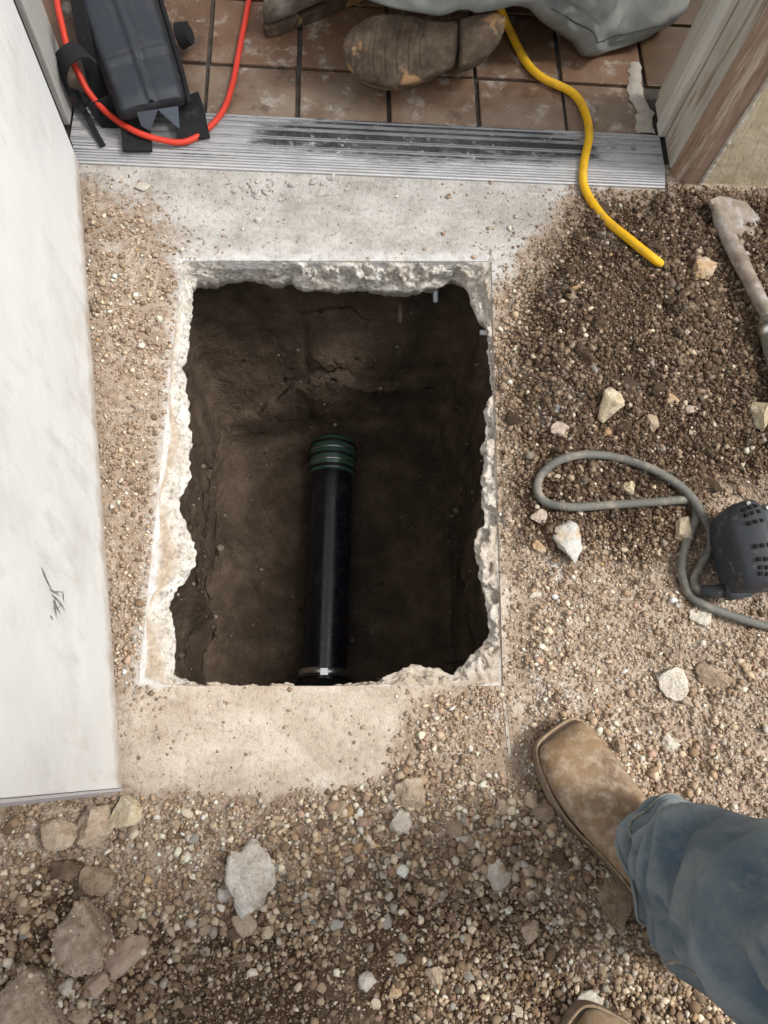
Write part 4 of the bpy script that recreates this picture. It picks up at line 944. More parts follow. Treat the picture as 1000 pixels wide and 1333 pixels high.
def d_crumb(x, y, s, l, p, c, dm, dm2):
    cl = fbm(x * 14, y * 14, 95, 3)
    return sstep(-0.012, 0.02, s) * (0.40 + 0.6 * sstep(0.4, 0.65, cl)) * np.maximum(0.55 + 0.45 * dm, sstep(0.08, 0.0, y)) + 0.5 * sstep(-0.004, 0.01, l) * sstep(0.3, 0.6, cl) + 0.55 * sstep(-0.004, 0.01, p) + 0.02 + 0.22 * sstep(-0.09, 0.0, s) * (y > 0.12) + 0.16 * sstep(-0.03, 0.0, s) + 0.16 * sstep(-0.09, 0, l) + 0.2 * sstep(-0.05, 0, p)
def s_crumb(rng, n, dm, dm2, s): return np.clip(rng.lognormal(math.log(0.0031), 0.50, n) * (1 + 0.45 * dm), 0.0014, 0.0125)
n2_ = stone_cloud('soil_crumbs', 240000, (-0.50, 0.82, -0.34, 0.90), d_crumb, s_crumb, PALC, OCT, 'fine crumbs of soil and grit', seed=8)

# grit lying in the pit
rng = np.random.default_rng(4); nV = len(PITV); pick = rng.integers(NP * 3, nV - 1, 1200); V = []; Fl = []; Cl = []
for j, i in enumerate(pick):
    s = float(np.clip(rng.lognormal(math.log(0.0036), 0.55), 0.0015, 0.022)) if j > 25 else float(rng.uniform(.010, .02)); ctr = PITV[i] + np.array([rng.normal(0, .008), rng.normal(0, .008), s * 0.1])
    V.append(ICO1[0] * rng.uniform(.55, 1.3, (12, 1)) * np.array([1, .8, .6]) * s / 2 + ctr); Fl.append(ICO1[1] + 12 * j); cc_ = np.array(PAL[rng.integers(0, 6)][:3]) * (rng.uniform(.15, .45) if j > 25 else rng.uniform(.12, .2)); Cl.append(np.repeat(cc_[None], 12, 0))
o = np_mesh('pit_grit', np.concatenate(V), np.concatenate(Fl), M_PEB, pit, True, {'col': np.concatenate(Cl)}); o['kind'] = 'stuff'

# ------------------------------------------------------------------ cords
def plastic(name, c, rough=0.4, dirt=(0.3, 0.24, 0.18), amt=0.3, spec=0.4):
    t = NT(name); n = t.noise(45, 6, 0.7)
    k = t.mix(t.ramp(n, [(0.66 - amt * 0.3, 0.0), (0.8 - amt * 0.2, 0.7)]), c, dirt)
    return t.done(k, t.ramp(n, [(0.3, rough), (0.7, min(rough + 0.3, 1))]), t.bump(t.noise(150, 4), 0.12, 0.0006), spec=spec)
M_YEL = plastic('yellow_sheath', (0.78, 0.44, 0.010), 0.45, (0.36, 0.22, 0.06), 0.5)
M_RED = plastic('red_sheath', (0.62, 0.045, 0.022), 0.38, (0.3, 0.1, 0.06), 0.05)
M_GCORD = plastic('grey_rubber_sheath', (0.13, 0.13, 0.115), 0.6, (0.34, 0.30, 0.23), 0.6)
def hz(px, py): return float(hgt(*G(px, py).xy)[0])
pts = []
for px, py, z in ((640, -20, .10), (652, 12, .05), (662, 36, .02), (684, 79, .0145), (706, 101, .0145), (744, 120, .0145), (761, 144, .0155), (767, 176, .0215), (760, 215, .0165)):
    pts.append(G(px, py, z))
for px, py in ((762, 246), (785, 282), (820, 312), (850, 336)):
    g = G(px, py, 0.02); pts.append(G(px, py, max(hz(px, py), 0.0) + 0.008))
pts.append(G(863, 346, hz(860, 345) - 0.001)); pts.append(G(874, 354, hz(868, 349) - 0.010))
cp_ = catmull(pts, 10)
o = tube('yellow_cord', cp_, [0.0067] * (len(cp_) - 6) + [0.0062, 0.0056, 0.005, 0.0042, 0.003, 0.0022], M_YEL, seg=14)
tag(o, 'thick yellow cord running over the threshold into the soil', 'cord')
pts = GP([(70, -60, .13), (74, 0, .11), (82, 38, .10), (90, 70, .085), (103, 97, .068), (117, 122, .050), (142, 149, .036), (176, 171, .034), (210, 182, .026), (238, 185, .020), (262, 174, .0185), (288, 148, .0165), (302, 112, .0125), (312, 62, .0125), (324, 0, .0125), (330, -50, .0125), (310, -90, .013)])
tag(tube('red_cable', catmull(pts, 10), 0.0047, M_RED, seg=12), 'thin red cable looped under the tool bag straps', 'cable')

# ------------------------------------------------------------------ power tool with its cord
tool_z = max(hz(965, 715), 0.0)
M_TOOL = plastic('dark_tool_housing', (0.035, 0.04, 0.047), 0.42, (0.26, 0.24, 0.21), 0.35)
M_TOOLP = plastic('grey_tool_panel', (0.13, 0.145, 0.16), 0.38, (0.30, 0.28, 0.25), 0.4)
M_SLOT = simple_mat('slot_black', (0.004, 0.004, 0.004), (0.008, 0.008, 0.008), 60, 0.9)
S0 = G(962, 714, tool_z + 0.05); tax = Vector((1.0, 0.10, 0)).normalized(); tsd = Vector((-tax.y, tax.x, 0))
tool = empty('power_tool', (S0.x + 0.1, S0.y, tool_z)); tag(tool, 'dark grey corded power tool with slotted motor housing lying on the dirt', 'power tool')
def tring(s, ry, rz, oy=0.0, oz=0.0, n=56, pw=3.6):
    c = S0 + tax * s + tsd * oy + Vector((0, 0, oz)); r = []
    for k in range(n):
        a = 2 * math.pi * k / n; ca, sa = math.cos(a), math.sin(a)
        r.append(c + tsd * ry * math.copysign(abs(ca) ** (2 / pw), ca) + Vector((0, 0, rz * math.copysign(abs(sa) ** (2 / pw), sa))))
    return r
mhou = under(loft('motor_housing', [tring(s, a, b, oy) for s, a, b, oy in ((0.016, .048, .043, -.004), (0.020, .0535, .0475, -.004), (0.10, .056, .049, 0), (0.20, .054, .047, 0), (0.25, .048, .043, 0), (0.262, .044, .038, 0))], M_TOOLP), tool)
rcap = under(loft('rear_cap', [tring(s, a, b, oy) for s, a, b, oy in ((-0.022, .030, .022, -.010), (-0.021, .044, .030, -.008), (-0.016, .0515, .036, -.005), (-0.004, .0565, .0435, -.001), (0.010, .0585, .0480, 0), (0.0175, .0585, .0480, 0), (0.0185, .054, .044, 0))], M_TOOL), tool)
under(loft('gear_case', [tring(s, a, b) for s, a, b in ((0.255, .040, .036), (0.262, .042, .037), (0.33, .036, .034), (0.37, .024, .024), (0.41, .020, .020), (0.42, .012, .012))], M_STEEL), tool)
tube_b = under(tube('bit', [S0 + tax * 0.415, S0 + tax * 0.60], 0.007, M_STEEL), tool)
# raised shell panels and slots
def on_shell(s, ang, ry, rz, pw=3.6):
    ca, sa = math.cos(ang), math.sin(ang)
    return S0 + tax * s + tsd * ry * math.copysign(abs(ca) ** (2 / pw), ca) + Vector((0, 0, rz * math.copysign(abs(sa) ** (2 / pw), sa)))
def slot(s, ang, ls, la, ry, rz, name='vent_slot'):
    bm = bmesh.new(); c = on_shell(s, ang, ry, rz); e = (on_shell(s, ang + 0.06, ry, rz) - on_shell(s, ang - 0.06, ry, rz)).normalized(); nrm = tax.cross(e)
    if nrm.z < 0: nrm = -nrm
    M = Matrix(((tax.x, e.x, nrm.x, c.x), (tax.y, e.y, nrm.y, c.y), (tax.z, e.z, nrm.z, c.z), (0, 0, 0, 1)))
    box_bm(bm, -ls / 2, ls / 2, -la / 2, la / 2, -0.003, 0.0009, 0.0004, M); sub(bm_obj(name, bm, M_SLOT), rcap if name == 'vent_hole' else mhou)
for k in range(7):
    for j in range(3):
        slot(-0.004 + 0.0075 * j, 0.95 + k * 0.22, 0.0046, 0.0052, (.0550, .0570, .0583)[j], (.0448, .0464, .0478)[j], 'vent_hole')
for k in range(6): slot(0.042, 1.5 + k * 0.14, 0.016, 0.0022, .0545, .0480)
for k in range(4): slot(0.15, 1.2 + k * 0.2, 0.03, 0.003, .0555, .0477)
for s_, an_ in ((0.006, 0.72), (0.026, 1.05), (0.026, 2.3)):
    c_ = on_shell(s_, an_, .0570, .0468); bm = bmesh.new(); bmesh.ops.create_cone(bm, cap_ends=True, segments=12, radius1=.0036, radius2=.0030, depth=.003, matrix=Matrix.Translation(c_)); sub(bm_obj('screw', bm, M_STEELD), rcap)
sl0 = G(950, 769, tool_z + 0.03); sl1 = G(913, 770, tool_z + 0.016)
under(tube('cord_collar', [G(975, 765, tool_z + 0.035), sl0, G(944, 769, tool_z + .028)], 0.0125, M_TOOL, seg=16), tool)
slv = under(tube('cord_sleeve', [G(946, 769, tool_z + .028), G(930, 770, tool_z + .022), sl1], 0.0088, M_TOOL, seg=14), tool)
cps = [(918, 770, .016), (906, 765, .013), (903, 752, .010), (911, 738, .009), (923, 716, .009), (925, 694, .009), (913, 667, .020), (892, 638, .013), (850, 611, .009), (800, 595, .009), (760, 592, .009), (727, 600, .009), (705, 618, .009), (700, 638, .009), (712, 654, .009), (745, 660, .009), (800, 657, .009), (860, 653, .009), (893, 651, .008), (905, 658, .008), (905, 676, .008), (895, 702, .008), (888, 730, .008), (889, 753, .009), (899, 775, .009), (918, 788, .010), (955, 802, .010), (1000, 815, .009), (1060, 822, .009), (1130, 800, .009)]
cpt = [G(px, py, max(hz(px, py), 0) + z) for px, py, z in cps]
under(tube('power_cord', catmull(cpt, 8), 0.0058, M_GCORD, seg=12), tool)

# ------------------------------------------------------------------ spade chisel by the wall
M_CHIS = simple_mat('dusty_steel', (0.20, 0.16, 0.125), (0.40, 0.345, 0.29), 45, 0.8, 0.6, 0.0015, metal=0.15, dust=(0.56, 0.57, 0.60), dust_amt=0.3, dust_scale=34)
M_HAND = plastic('grey_green_handle', (0.17, 0.165, 0.13), 0.7, (0.36, 0.31, 0.24), 0.6)
zc0 = max(hz(960, 300), hz(990, 280), 0) + 0.010
chis = empty('spade_chisel', G(960, 310, zc0 - 0.006)); tag(chis, 'dusty steel spade chisel with grey green handle lying by the stucco wall', 'chisel')
bl = [(924, 259, .012), (938, 254, .006), (972, 262, -.002), (990, 284, -.006), (980, 312, .0), (976, 334, .006), (972, 348, .010), (957, 340, .012), (940, 300, .012)]
bm = bmesh.new(); vs = [bm.verts.new(G(a, b, zc0 + c)) for a, b, c in bl]; f = bm.faces.new(vs); bmesh.ops.triangulate(bm, faces=[f])
r = bmesh.ops.extrude_face_region(bm, geom=bm.faces[:])
for e in r['geom']:
    if isinstance(e, bmesh.types.BMVert): e.co.z -= 0.008
bmesh.ops.bevel(bm, geom=bm.edges[:], offset=0.0012, segments=1, affect='EDGES')
under(bm_obj('blade', bm, M_CHIS), chis)
s1, s2, s3 = G(942, 296, zc0 + .012), G(972, 356, zc0 + .018), G(1003, 418, zc0 + .022)
under(tube('shank', catmull([G(930, 268, zc0 + .010), s1, s2, s3], 6), [.006, .009, .0115, .012, .012, .011, .0105, .0105], M_CHIS, seg=14), chis)
h1, h2, h3 = G(1000, 414, zc0 + .024), G(1012, 455, zc0 + .026), G(1030, 520, zc0 + .026)
under(tube('handle', [h1, h1.lerp(h2, .3), h2, h3, G(1075, 660, zc0 + .026)], [.013, .017, .0185, .0185, .0185], M_HAND, seg=18), chis)
under(tube('handle_collar', [G(1003, 424, zc0 + .0245), G(1007, 438, zc0 + .025)], .0195, M_STEEL, seg=18), chis)

# ------------------------------------------------------------------ tool bag
M_BAG = plastic('bag_fabric', (0.014, 0.015, 0.018), 0.7, (0.16, 0.14, 0.12), 0.25)
M_PANEL = plastic('moulded_panel', (0.030, 0.036, 0.045), 0.45, (0.075, 0.07, 0.066), 0.5)
M_WEB = plastic('black_webbing', (0.010, 0.010, 0.012), 0.75, (0.07, 0.06, 0.05), 0.3)
M_GFAB = plastic('grey_lining', (0.17, 0.20, 0.24), 0.8, (0.2, 0.2, 0.2), 0.3)
BT = 0.078
bl_, br_, tr_, tl_ = G(152, 139, BT), G(240, 118, BT), G(183, -75, BT), G(72, -62, BT)
bag = empty('tool_bag', ((bl_.x + tr_.x) / 2, (bl_.y + tr_.y) / 2, 0.0125)); tag(bag, 'black tool bag with moulded grey panel and webbing straps on the threshold', 'bag')
def bag_ring(s, w, zt, zb, n=36, pw=4.5, top_only=None):
    L = bl_.lerp(tl_, s); R_ = br_.lerp(tr_, s); c = (L + R_) / 2; ex = (R_ - L) / 2; r = []
    for k in range(n):
        a = 2 * math.pi * k / n; ca, sa = math.cos(a), math.sin(a)
        u = math.copysign(abs(ca) ** (2 / pw), ca); v = math.copysign(abs(sa) ** (2 / pw), sa)
        r.append(Vector((c.x + ex.x * u * w, c.y + ex.y * u * w, (zt + zb) / 2 + (zt - zb) / 2 * v)))
    return r
under(loft('bag_body', [bag_ring(s, w, zt, zb) for s, w, zt, zb in ((-.005, .80, .066, .056), (0.0, .93, .070, .050), (.03, 1.0, .073, .042), (.10, 1.02, .074, .030), (.22, 1.04, .075, .016), (.35, 1.04, .075, .0135), (.7, 1.04, .075, .0135), (1.0, 1.0, .073, .0135), (1.05, .85, .06, .02))], M_BAG), bag)
rg = []
for s in np.linspace(0.0, 1.0, 90):
    L = bl_.lerp(tl_, s); R_ = br_.lerp(tr_, s); row = []
    for u in np.linspace(-1, 1, 25):
        e = max(abs(u) - 0.86, 0) / 0.14; es = max(0.06 - s, 0) / 0.06
        z = 0.080 - 0.008 * e ** 2 - 0.009 * es ** 2 + 0.003 * (1 - u * u)
        z += 0.0055 * math.exp(-((u - 0.0) / 0.06) ** 2) - 0.0028 * math.exp(-((u - 0.14) / 0.04) ** 2) - 0.0028 * math.exp(-((u + 0.14) / 0.04) ** 2)
        z += 0.0065 * math.exp(-((s - 0.255 - 0.015 * u) / 0.016) ** 2) - 0.003 * math.exp(-((s - 0.29 - 0.015 * u) / 0.010) ** 2) - (0.002 if s < 0.25 else 0)
        p = L.lerp(R_, 0.5 + u * 0.5 * 0.93); row.append(Vector((p.x, p.y, z)))
    row = [Vector((row[0].x, row[0].y, .066))] + row + [Vector((row[-1].x, row[-1].y, .066))]
    rg.append(row)
under(loft('moulded_panel', rg, M_PANEL, cap=False, closed=False), bag)
pp = tube('piping', catmull([bl_.lerp(br_, 1.03) + Vector((0, 0, -.022)), br_.lerp(tr_, .3) + Vector((.007, 0, -.03)), tr_ + Vector((.007, 0, -.03))], 8), 0.0045, M_WEB, seg=8); under(pp, bag)
bm = bmesh.new(); kc = G(240, 45, .038); bmesh.ops.create_cone(bm, cap_ends=True, segments=22, radius1=.018, radius2=.015, depth=.018, matrix=Matrix.Translation(kc) @ Matrix.Rotation(1.2, 4, 'Y'))
for f in list(bm.faces):
    if len(f.verts) == 4 and f.index % 2: bmesh.ops.translate(bm, vec=f.normal * 0.0015, verts=f.verts[:])
under(bm_obj('ribbed_knob', bm, M_WEB), bag)
def bstrap(pxs, w, th=0.003, m=M_WEB, side=None, name='strap'): return under(strap(name, catmull(GP(pxs), 6), w, th, m, None, side), bag)
bstrap([(116, 72, .078), (102, 66, .10), (86, 74, .105), (79, 90, .085), (86, 112, .055), (98, 126, .03), (104, 120, .02)], 0.036, side=(.55, -.8, .1))
bstrap([(98, 118, .04), (110, 145, .026), (124, 172, .018), (134, 190, .0155)], 0.009, side=(1, .5, .1))
bstrap([(96, -30, .085), (104, 20, .08), (112, 60, .07), (124, 105, .045), (140, 140, .02)], 0.024, side=(1, .3, .6))
bstrap([(170, 141, .050), (175, 158, .034), (178, 178, .024), (179, 197, .0165)], 0.044, 0.006, side=(1, 0.08, 0))
bstrap([(238, 126, .050), (245, 145, .034), (249, 164, .026), (253, 182, .0165)], 0.050, 0.007, side=(1, 0.16, 0))
bstrap([(132, 128, .05), (146, 150, .026), (160, 160, .016)], 0.05, 0.003, side=(1, .2, 0))
for tri in ([(178, 146, .062), (206, 142, .062), (196, 171, .030), (184, 164, .04)], [(205, 142, .062), (232, 138, .062), (234, 168, .036), (218, 156, .045)]):
    bm = bmesh.new(); bm.faces.new([bm.verts.new(G(*p)) for p in tri]); bmesh.ops.solidify(bm, geom=bm.faces[:], thickness=0.002); under(bm_obj('lining_flap', bm, M_GFAB), bag)

# ------------------------------------------------------------------ people
t = NT('boot_leather'); n1 = t.noise(22, 5, 0.62); n2 = t.noise(70, 6, 0.7); n3 = t.noise(8, 3, 0.5)
c = t.ramp(n1, [(0.28, (0.12, 0.08, 0.052)), (0.5, (0.22, 0.15, 0.095)), (0.72, (0.33, 0.25, 0.17))])
c = t.mix(t.ramp(n3, [(0.5, 0.0), (0.66, 0.45)]), c, (0.38, 0.235, 0.11))
c = t.mix(t.ramp(t.noise(13, 5, 0.7), [(0.52, 0.0), (0.66, 0.7)]), c, (0.10, 0.066, 0.046))
c = t.mix(t.ramp(n2, [(0.46, 0.0), (0.66, 0.75)]), c, (0.42, 0.35, 0.265))
M_LEATH = t.done(c, 0.75, t.bump(n2, 0.25, 0.001, t.bump(t.noise(45, 4, 0.5, t.mapv((3.0, .6, 1))), 0.25, 0.003)), spec=0.3)
M_SOLE = simple_mat('boot_sole', (0.10, 0.065, 0.04), (0.20, 0.14, 0.095), 40, 0.9, 0.4, dust=(0.33, 0.26, 0.19), dust_amt=0.5)
M_WELT = simple_mat('welt_stitch', (0.22, 0.15, 0.09), (0.40, 0.31, 0.21), 150, 0.9, 0.4)
def superring(c, a, b, ra, rb_lo, rb_hi, n=28, pw=2.3):
    out = []
    for k in range(n):
        an = 2 * math.pi * k / n; ca, sa = math.cos(an), math.sin(an)
        u = math.copysign(abs(ca) ** (2 / pw), ca); v = math.copysign(abs(sa) ** (2 / pw), sa)
        out.append(c + a * ra * u + b * (v * (rb_hi if v > 0 else rb_lo)))
    return out
def boot(heel, toe, parent, z0, mirror=1, L=0.298):
    d = (toe - heel); d.z = 0; d.normalize(); s = Vector((-d.y, d.x, 0)) * mirror; up = Vector((0, 0, 1)); h0 = Vector((toe.x, toe.y, z0)) - d * L; WS = 0.9
    secs = [(0.004, .026, .070, 0), (0.02, .036, .098, 0), (0.055, .040, .125, 0), (0.095, .0405, .132, 0), (0.125, .0415, .120, .001), (0.155, .0435, .101, .003), (0.185, .0465, .084, .005), (0.215, .0485, .071, .006), (0.245, .0485, .0615, .005), (0.270, .045, .054, .003), (0.284, .0405, .047, .001), (0.291, .036, .040, 0), (0.2945, .030, .033, 0)]
    rings_ = []
    fs_ = []
    for i in range(len(secs) - 1):
        k = 6 if 2 <= i <= 7 else 2
        for j in range(k):
            q = j / k; A_, B_ = secs[i], secs[i + 1]; fs_.append(tuple(A_[m] * (1 - q) + B_[m] * q for m in range(4)))
    fs_.append(secs[-1])
    for i, (u, w, zt, off) in enumerate(fs_):
        zb = 0.024; cr = math.exp(-((u - .175) / .030) ** 2); zt += 0.0040 * math.sin(u * 430) * cr; w += 0.0008 * math.sin(u * 620 + 1) * cr; c = h0 + d * u + s * off + up * (zb + (zt - zb) * 0.32)
        rings_.append(superring(c, s, up, w * WS, (zt - zb) * 0.32, (zt - zb) * 0.68))
    up_ = loft('upper', rings_, M_LEATH); under(up_, parent)
    sm = up_.modifiers.new('s', 'SUBSURF'); sm.levels = 1; sm.render_levels = 1
    sh = [superring(h0 + d * (0.066 - 0.006 * k) + up * (0.10 + 0.05 * k), d, s, .064 - .002 * k, .045, .045, 24, 2) for k in range(5)]
    under(loft('shaft', sh, M_LEATH), parent)
    outl = [(0.0, .018), (0.008, .030), (0.03, .039), (0.075, .040), (0.12, .040), (0.16, .045), (0.20, .051), (0.235, .0525), (0.262, .049), (0.282, .044), (0.294, .037), (0.2995, .028)]
    off = lambda u: 0.006 * math.exp(-((u - .215) / .05) ** 2)
    P2 = [(u, w + off(u)) for u, w in outl] + [(0.3012, 0.012)] + [(0.3012, -0.012)] + [(u, -w + off(u)) for u, w in outl[::-1]]
    P2 = [(p.x, p.y * WS) for p in catmull([(a, b, 0) for a, b in P2], 4)]
    def ext(name, pts2, za, zb, m, grow=0.0):
        rr = [[h0 + d * u + s * v + up * z for u, v in pts2] for z in (za, zb)]
        return loft(name, rr, m, smooth=False)
    so_ = under(ext('sole', P2, 0.010, 0.0225, M_SOLE), parent); sub(ext('heel', [p for p in P2 if p[0] < 0.08], 0.0, 0.0098, M_SOLE), so_); sub(ext('fore_sole', [p for p in P2 if p[0] > 0.15], 0.003, 0.0098, M_SOLE), so_)
    wl_ = [h0 + d * (u * 0.994 + .001) + s * v * 0.955 + up * 0.0245 for u, v in P2 if u > 0.02]
    sub(tube('welt', wl_, 0.0018, M_WELT, seg=6), so_)
    return h0, d, s
t = NT('denim'); v = t.mapv((1, 1, 1)); n1 = t.noise(10, 6, 0.65); n2 = t.noise(30, 6, 0.7, t.mapv((1.4, 1.4, 0.5))); wv = t.N.new('ShaderNodeTexWave'); wv.inputs['Scale'].default_value = 900; wv.inputs['Distortion'].default_value = 1.5
t.L.new(t.co.outputs['Object'], wv.inputs['Vector'])
c = t.ramp(n1, [(0.3, (0.055, 0.088, 0.125)), (0.5, (0.10, 0.137, 0.168)), (0.72, (0.21, 0.235, 0.245))])
c = t.mix(t.ramp(n2, [(0.48, 0.0), (0.68, 0.55)]), c, (0.22, 0.245, 0.25))
so = t.sep()
du = t.ramp(t.math('ADD', t.math('MULTIPLY', so[2], -5.0), t.math('MULTIPLY', n2, 1.9)), [(0.15, 0.0), (0.75, 0.62)])
c = t.mix(du, c, (0.22, 0.20, 0.155))
ge = t.N.new('ShaderNodeNewGeometry'); c = t.mix(t.ramp(ge.outputs['Pointiness'], [(0.50, 0.0), (0.56, 0.6)]), c, (0.27, 0.30, 0.31))
M_DENIM = t.done(c, 0.9, t.bump(wv.outputs[0], 0.12, 0.0004, t.bump(n2, 0.25, 0.003)), spec=0.15)
M_STITCH = simple_mat('denim_seam', (0.14, 0.155, 0.15), (0.34, 0.32, 0.25), 260, 0.95)
M_SKIN = simple_mat('skin', (0.45, 0.26, 0.18), (0.55, 0.34, 0.24), 30, 0.6)
M_SHIRT = simple_mat('dark_shirt', (0.05, 0.055, 0.06), (0.08, 0.085, 0.09), 20, 0.95)
M_HAIR = simple_mat('dark_hair', (0.02, 0.015, 0.01), (0.05, 0.035, 0.025), 60, 0.8)
def skin_body(name, pts, edges, radii, root, mats, chooser, parent):
    me = bpy.data.meshes.new('skeleton'); me.from_pydata([tuple(p) for p in pts], edges, []); me.update()
    o = bpy.data.objects.new('skeleton', me); COL.objects.link(o)
    o.modifiers.new('skin', 'SKIN'); sb = o.modifiers.new('sub', 'SUBSURF'); sb.levels = 2; sb.render_levels = 2
    for i, r in enumerate(radii): me.skin_vertices[0].data[i].radius = (r, r) if not hasattr(r, '__len__') else r
    me.skin_vertices[0].data[root].use_root = True
    dg = bpy.context.evaluated_depsgraph_get(); ev = o.evaluated_get(dg); m2 = bpy.data.meshes.new_from_object(ev)
    bpy.data.objects.remove(o, do_unlink=True); m2.name = name; m2.materials.clear()
    for m in mats: m2.materials.append(m)
    for p in m2.polygons: p.material_index = chooser(p.center); p.use_smooth = True
    b = bpy.data.objects.new(name, m2); COL.objects.link(b); under(b, parent); return b

# the standing person whose boot and jeans show
bz = 0.010
toe = G(722, 952, bz + 0.02); heel = G(903, 1212, bz + 0.02)
man = empty('person', (0.42, -0.25, 0)); tag(man, 'standing person in dusty blue jeans and brown square toed leather boots', 'person')
h0, fd, fs = boot(heel, toe, man, bz, 1)
toe2 = G(742, 1341, bz + 0.03); d2 = (heel - toe); d2.z = 0; d2.normalize(); d2 = Matrix.Rotation(0.25, 3, 'Z') @ d2
g0, gd, gs = boot(toe2 + d2 * 0.3, toe2, man, bz, -1)
def jeans_leg(h0, d, s, top, name, up_pt):
    """trouser leg: a tilted hem round the boot, up to the hip"""
    up = Vector((0, 0, 1)); rings_ = []; n = 64
    hemc = h0 + d * 0.100 - s * 0.004 + up * 0.078
    path = [(0.0, hemc, .094, .056, .050), (0.05, hemc.lerp(up_pt, .08), .097, .063, .052), (.15, hemc.lerp(up_pt, .2), .093, .066, .044), (.3, hemc.lerp(up_pt, .4), .086, .070, .03), (.45, hemc.lerp(up_pt, .68), .081, .074, .014), (.6, up_pt, .080, .078, .0), (.7, up_pt.lerp(top, .2), .082, .080, 0), (.85, up_pt.lerp(top, .6), .090, .088, 0), (1, top, .10, .098, 0)]
    fine = []
    for i in range(len(path) - 1):
        k = 10 if i < 6 else 4
        for j in range(k):
            u = j / k; a, b = path[i], path[i + 1]; fine.append(tuple(a[q] * (1 - u) + b[q] * u if q != 1 else a[1].lerp(b[1], u) for q in range(5)))
    fine.append(path[-1]); 
    for i, (q, c, ra, rb, tilt) in enumerate(fine):
        r = []
        for k in range(n):
            an = 2 * math.pi * k / n; ca, sa = math.cos(an), math.sin(an)
            p = c + d * ra * .95 * ca + s * rb * .92 * sa + up * tilt * ca
            nd = (d * ca / ra + s * sa / rb).normalized()
            # wrinkles run round the ankle and fade upwards
            w = math.sin(i * 0.62 + 1.6 * math.sin(an + 0.5) + 2.2 * mnoise.noise(Vector((ca * 1.1, sa * 1.1, i * 0.05)))) * 0.010 * max(0.3, 1 - i / 60) * (0.5 + 0.8 * mnoise.noise(Vector((ca * 1.6 + 4, sa * 1.6, i * 0.09))) + .3)
            w += mnoise.noise(Vector((ca * 1.5, sa * 1.5, i * 0.06 + 7))) * 0.012 + (0.30 - abs(mnoise.noise(Vector((ca * 1.3 + i * .035, sa * 1.3, i * 0.085 + 3))))) * 0.026 - 0.0035 * min(1, i / 8)
            if i < 2: w += 0.0015
            r.append(p + nd * w)
        rings_.append(r)
    o = loft(name, rings_, M_DENIM, cap=False); under(o, man)
    for ofs, nm, rad in ((0, 'hem', .0022), (4, 'hem_stitch', .0013)):
        lp = [p + (p - fine[min(ofs, 9)][1]).normalized() * 0.0004 for p in rings_[ofs]]
        sub(tube(nm, lp + [lp[0]], rad, M_DENIM if nm == 'hem' else M_STITCH, seg=6), o)
    for kk in (17, 47):
        sl_ = [rings_[i][kk] + (rings_[i][kk] - fine[i][1]).normalized() * 0.0003 for i in range(0, 60)]
        sub(tube('side_seam', sl_, .0018, M_STITCH, seg=6), o)
    return o
kn = G(1030, 1218, 0.37)
hip1 = Vector((kn.x + 0.02, kn.y - 0.09, 0.86)); jeans_leg(h0, fd, fs, hip1, 'trouser_leg', kn)
an2 = g0 + gd * 0.07; kn2 = Vector((an2.x + .02, an2.y - .0, 0.40)); hip2 = Vector((an2.x - .02, an2.y + .08, 0.86)); jeans_leg(g0, gd, gs, hip2, 'trouser_leg', kn2)
pel = (hip1 + hip2) / 2 + Vector((0.02, -0.02, 0.08)); up = Vector((0, 0, 1)); ax_ = (hip1 - hip2); ax_.z = 0; ax_.normalize(); fw = (Vector((0, 0, 0)) - pel); fw.z = 0; fw.normalize(); lat = Vector((fw.y, -fw.x, 0))
sh = pel + up * 0.46 + fw * 0.02
P_ = [pel, pel + up * .2, pel + up * .38, sh + up * .06, sh + up * .13 + fw * .02, sh + up * .22 + fw * .05, sh + up * .30 + fw * .05,
      sh + lat * .18, sh + lat * .22 - up * .26, pel + fw * .24 + lat * .12 + up * .24, pel + fw * .31 + lat * .07 + up * .24,
      sh - lat * .18, sh - lat * .22 - up * .26, pel + fw * .24 - lat * .12 + up * .24, pel + fw * .31 - lat * .07 + up * .24,
      hip1, kn, h0 + fd * .07 + up * .12, hip2, kn2, g0 + gd * .07 + up * .12]
E_ = [(0, 1), (1, 2), (2, 3), (3, 4), (4, 5), (5, 6), (2, 7), (7, 8), (8, 9), (9, 10), (2, 11), (11, 12), (12, 13), (13, 14), (0, 15), (15, 16), (16, 17), (0, 18), (18, 19), (19, 20)]
R_ = [.15, .15, .15, .065, .055, .095, .075, .07, .045, .032, .038, .07, .045, .032, .038, .09, .052, .036, .09, .052, .036]
skin_body('body', P_, E_, R_, 0, [M_SHIRT, M_SKIN, M_DENIM], lambda c: 1 if (c.z > sh.z + .09) else (2 if c.z < pel.z + 0.02 else 0), man)
bm = bmesh.new(); bmesh.ops.create_icosphere(bm, subdivisions=3, radius=.105, matrix=Matrix.Translation(sh + up * .27 + fw * .03)); under(bm_obj('hair', bm, M_HAIR, smooth=True), man)

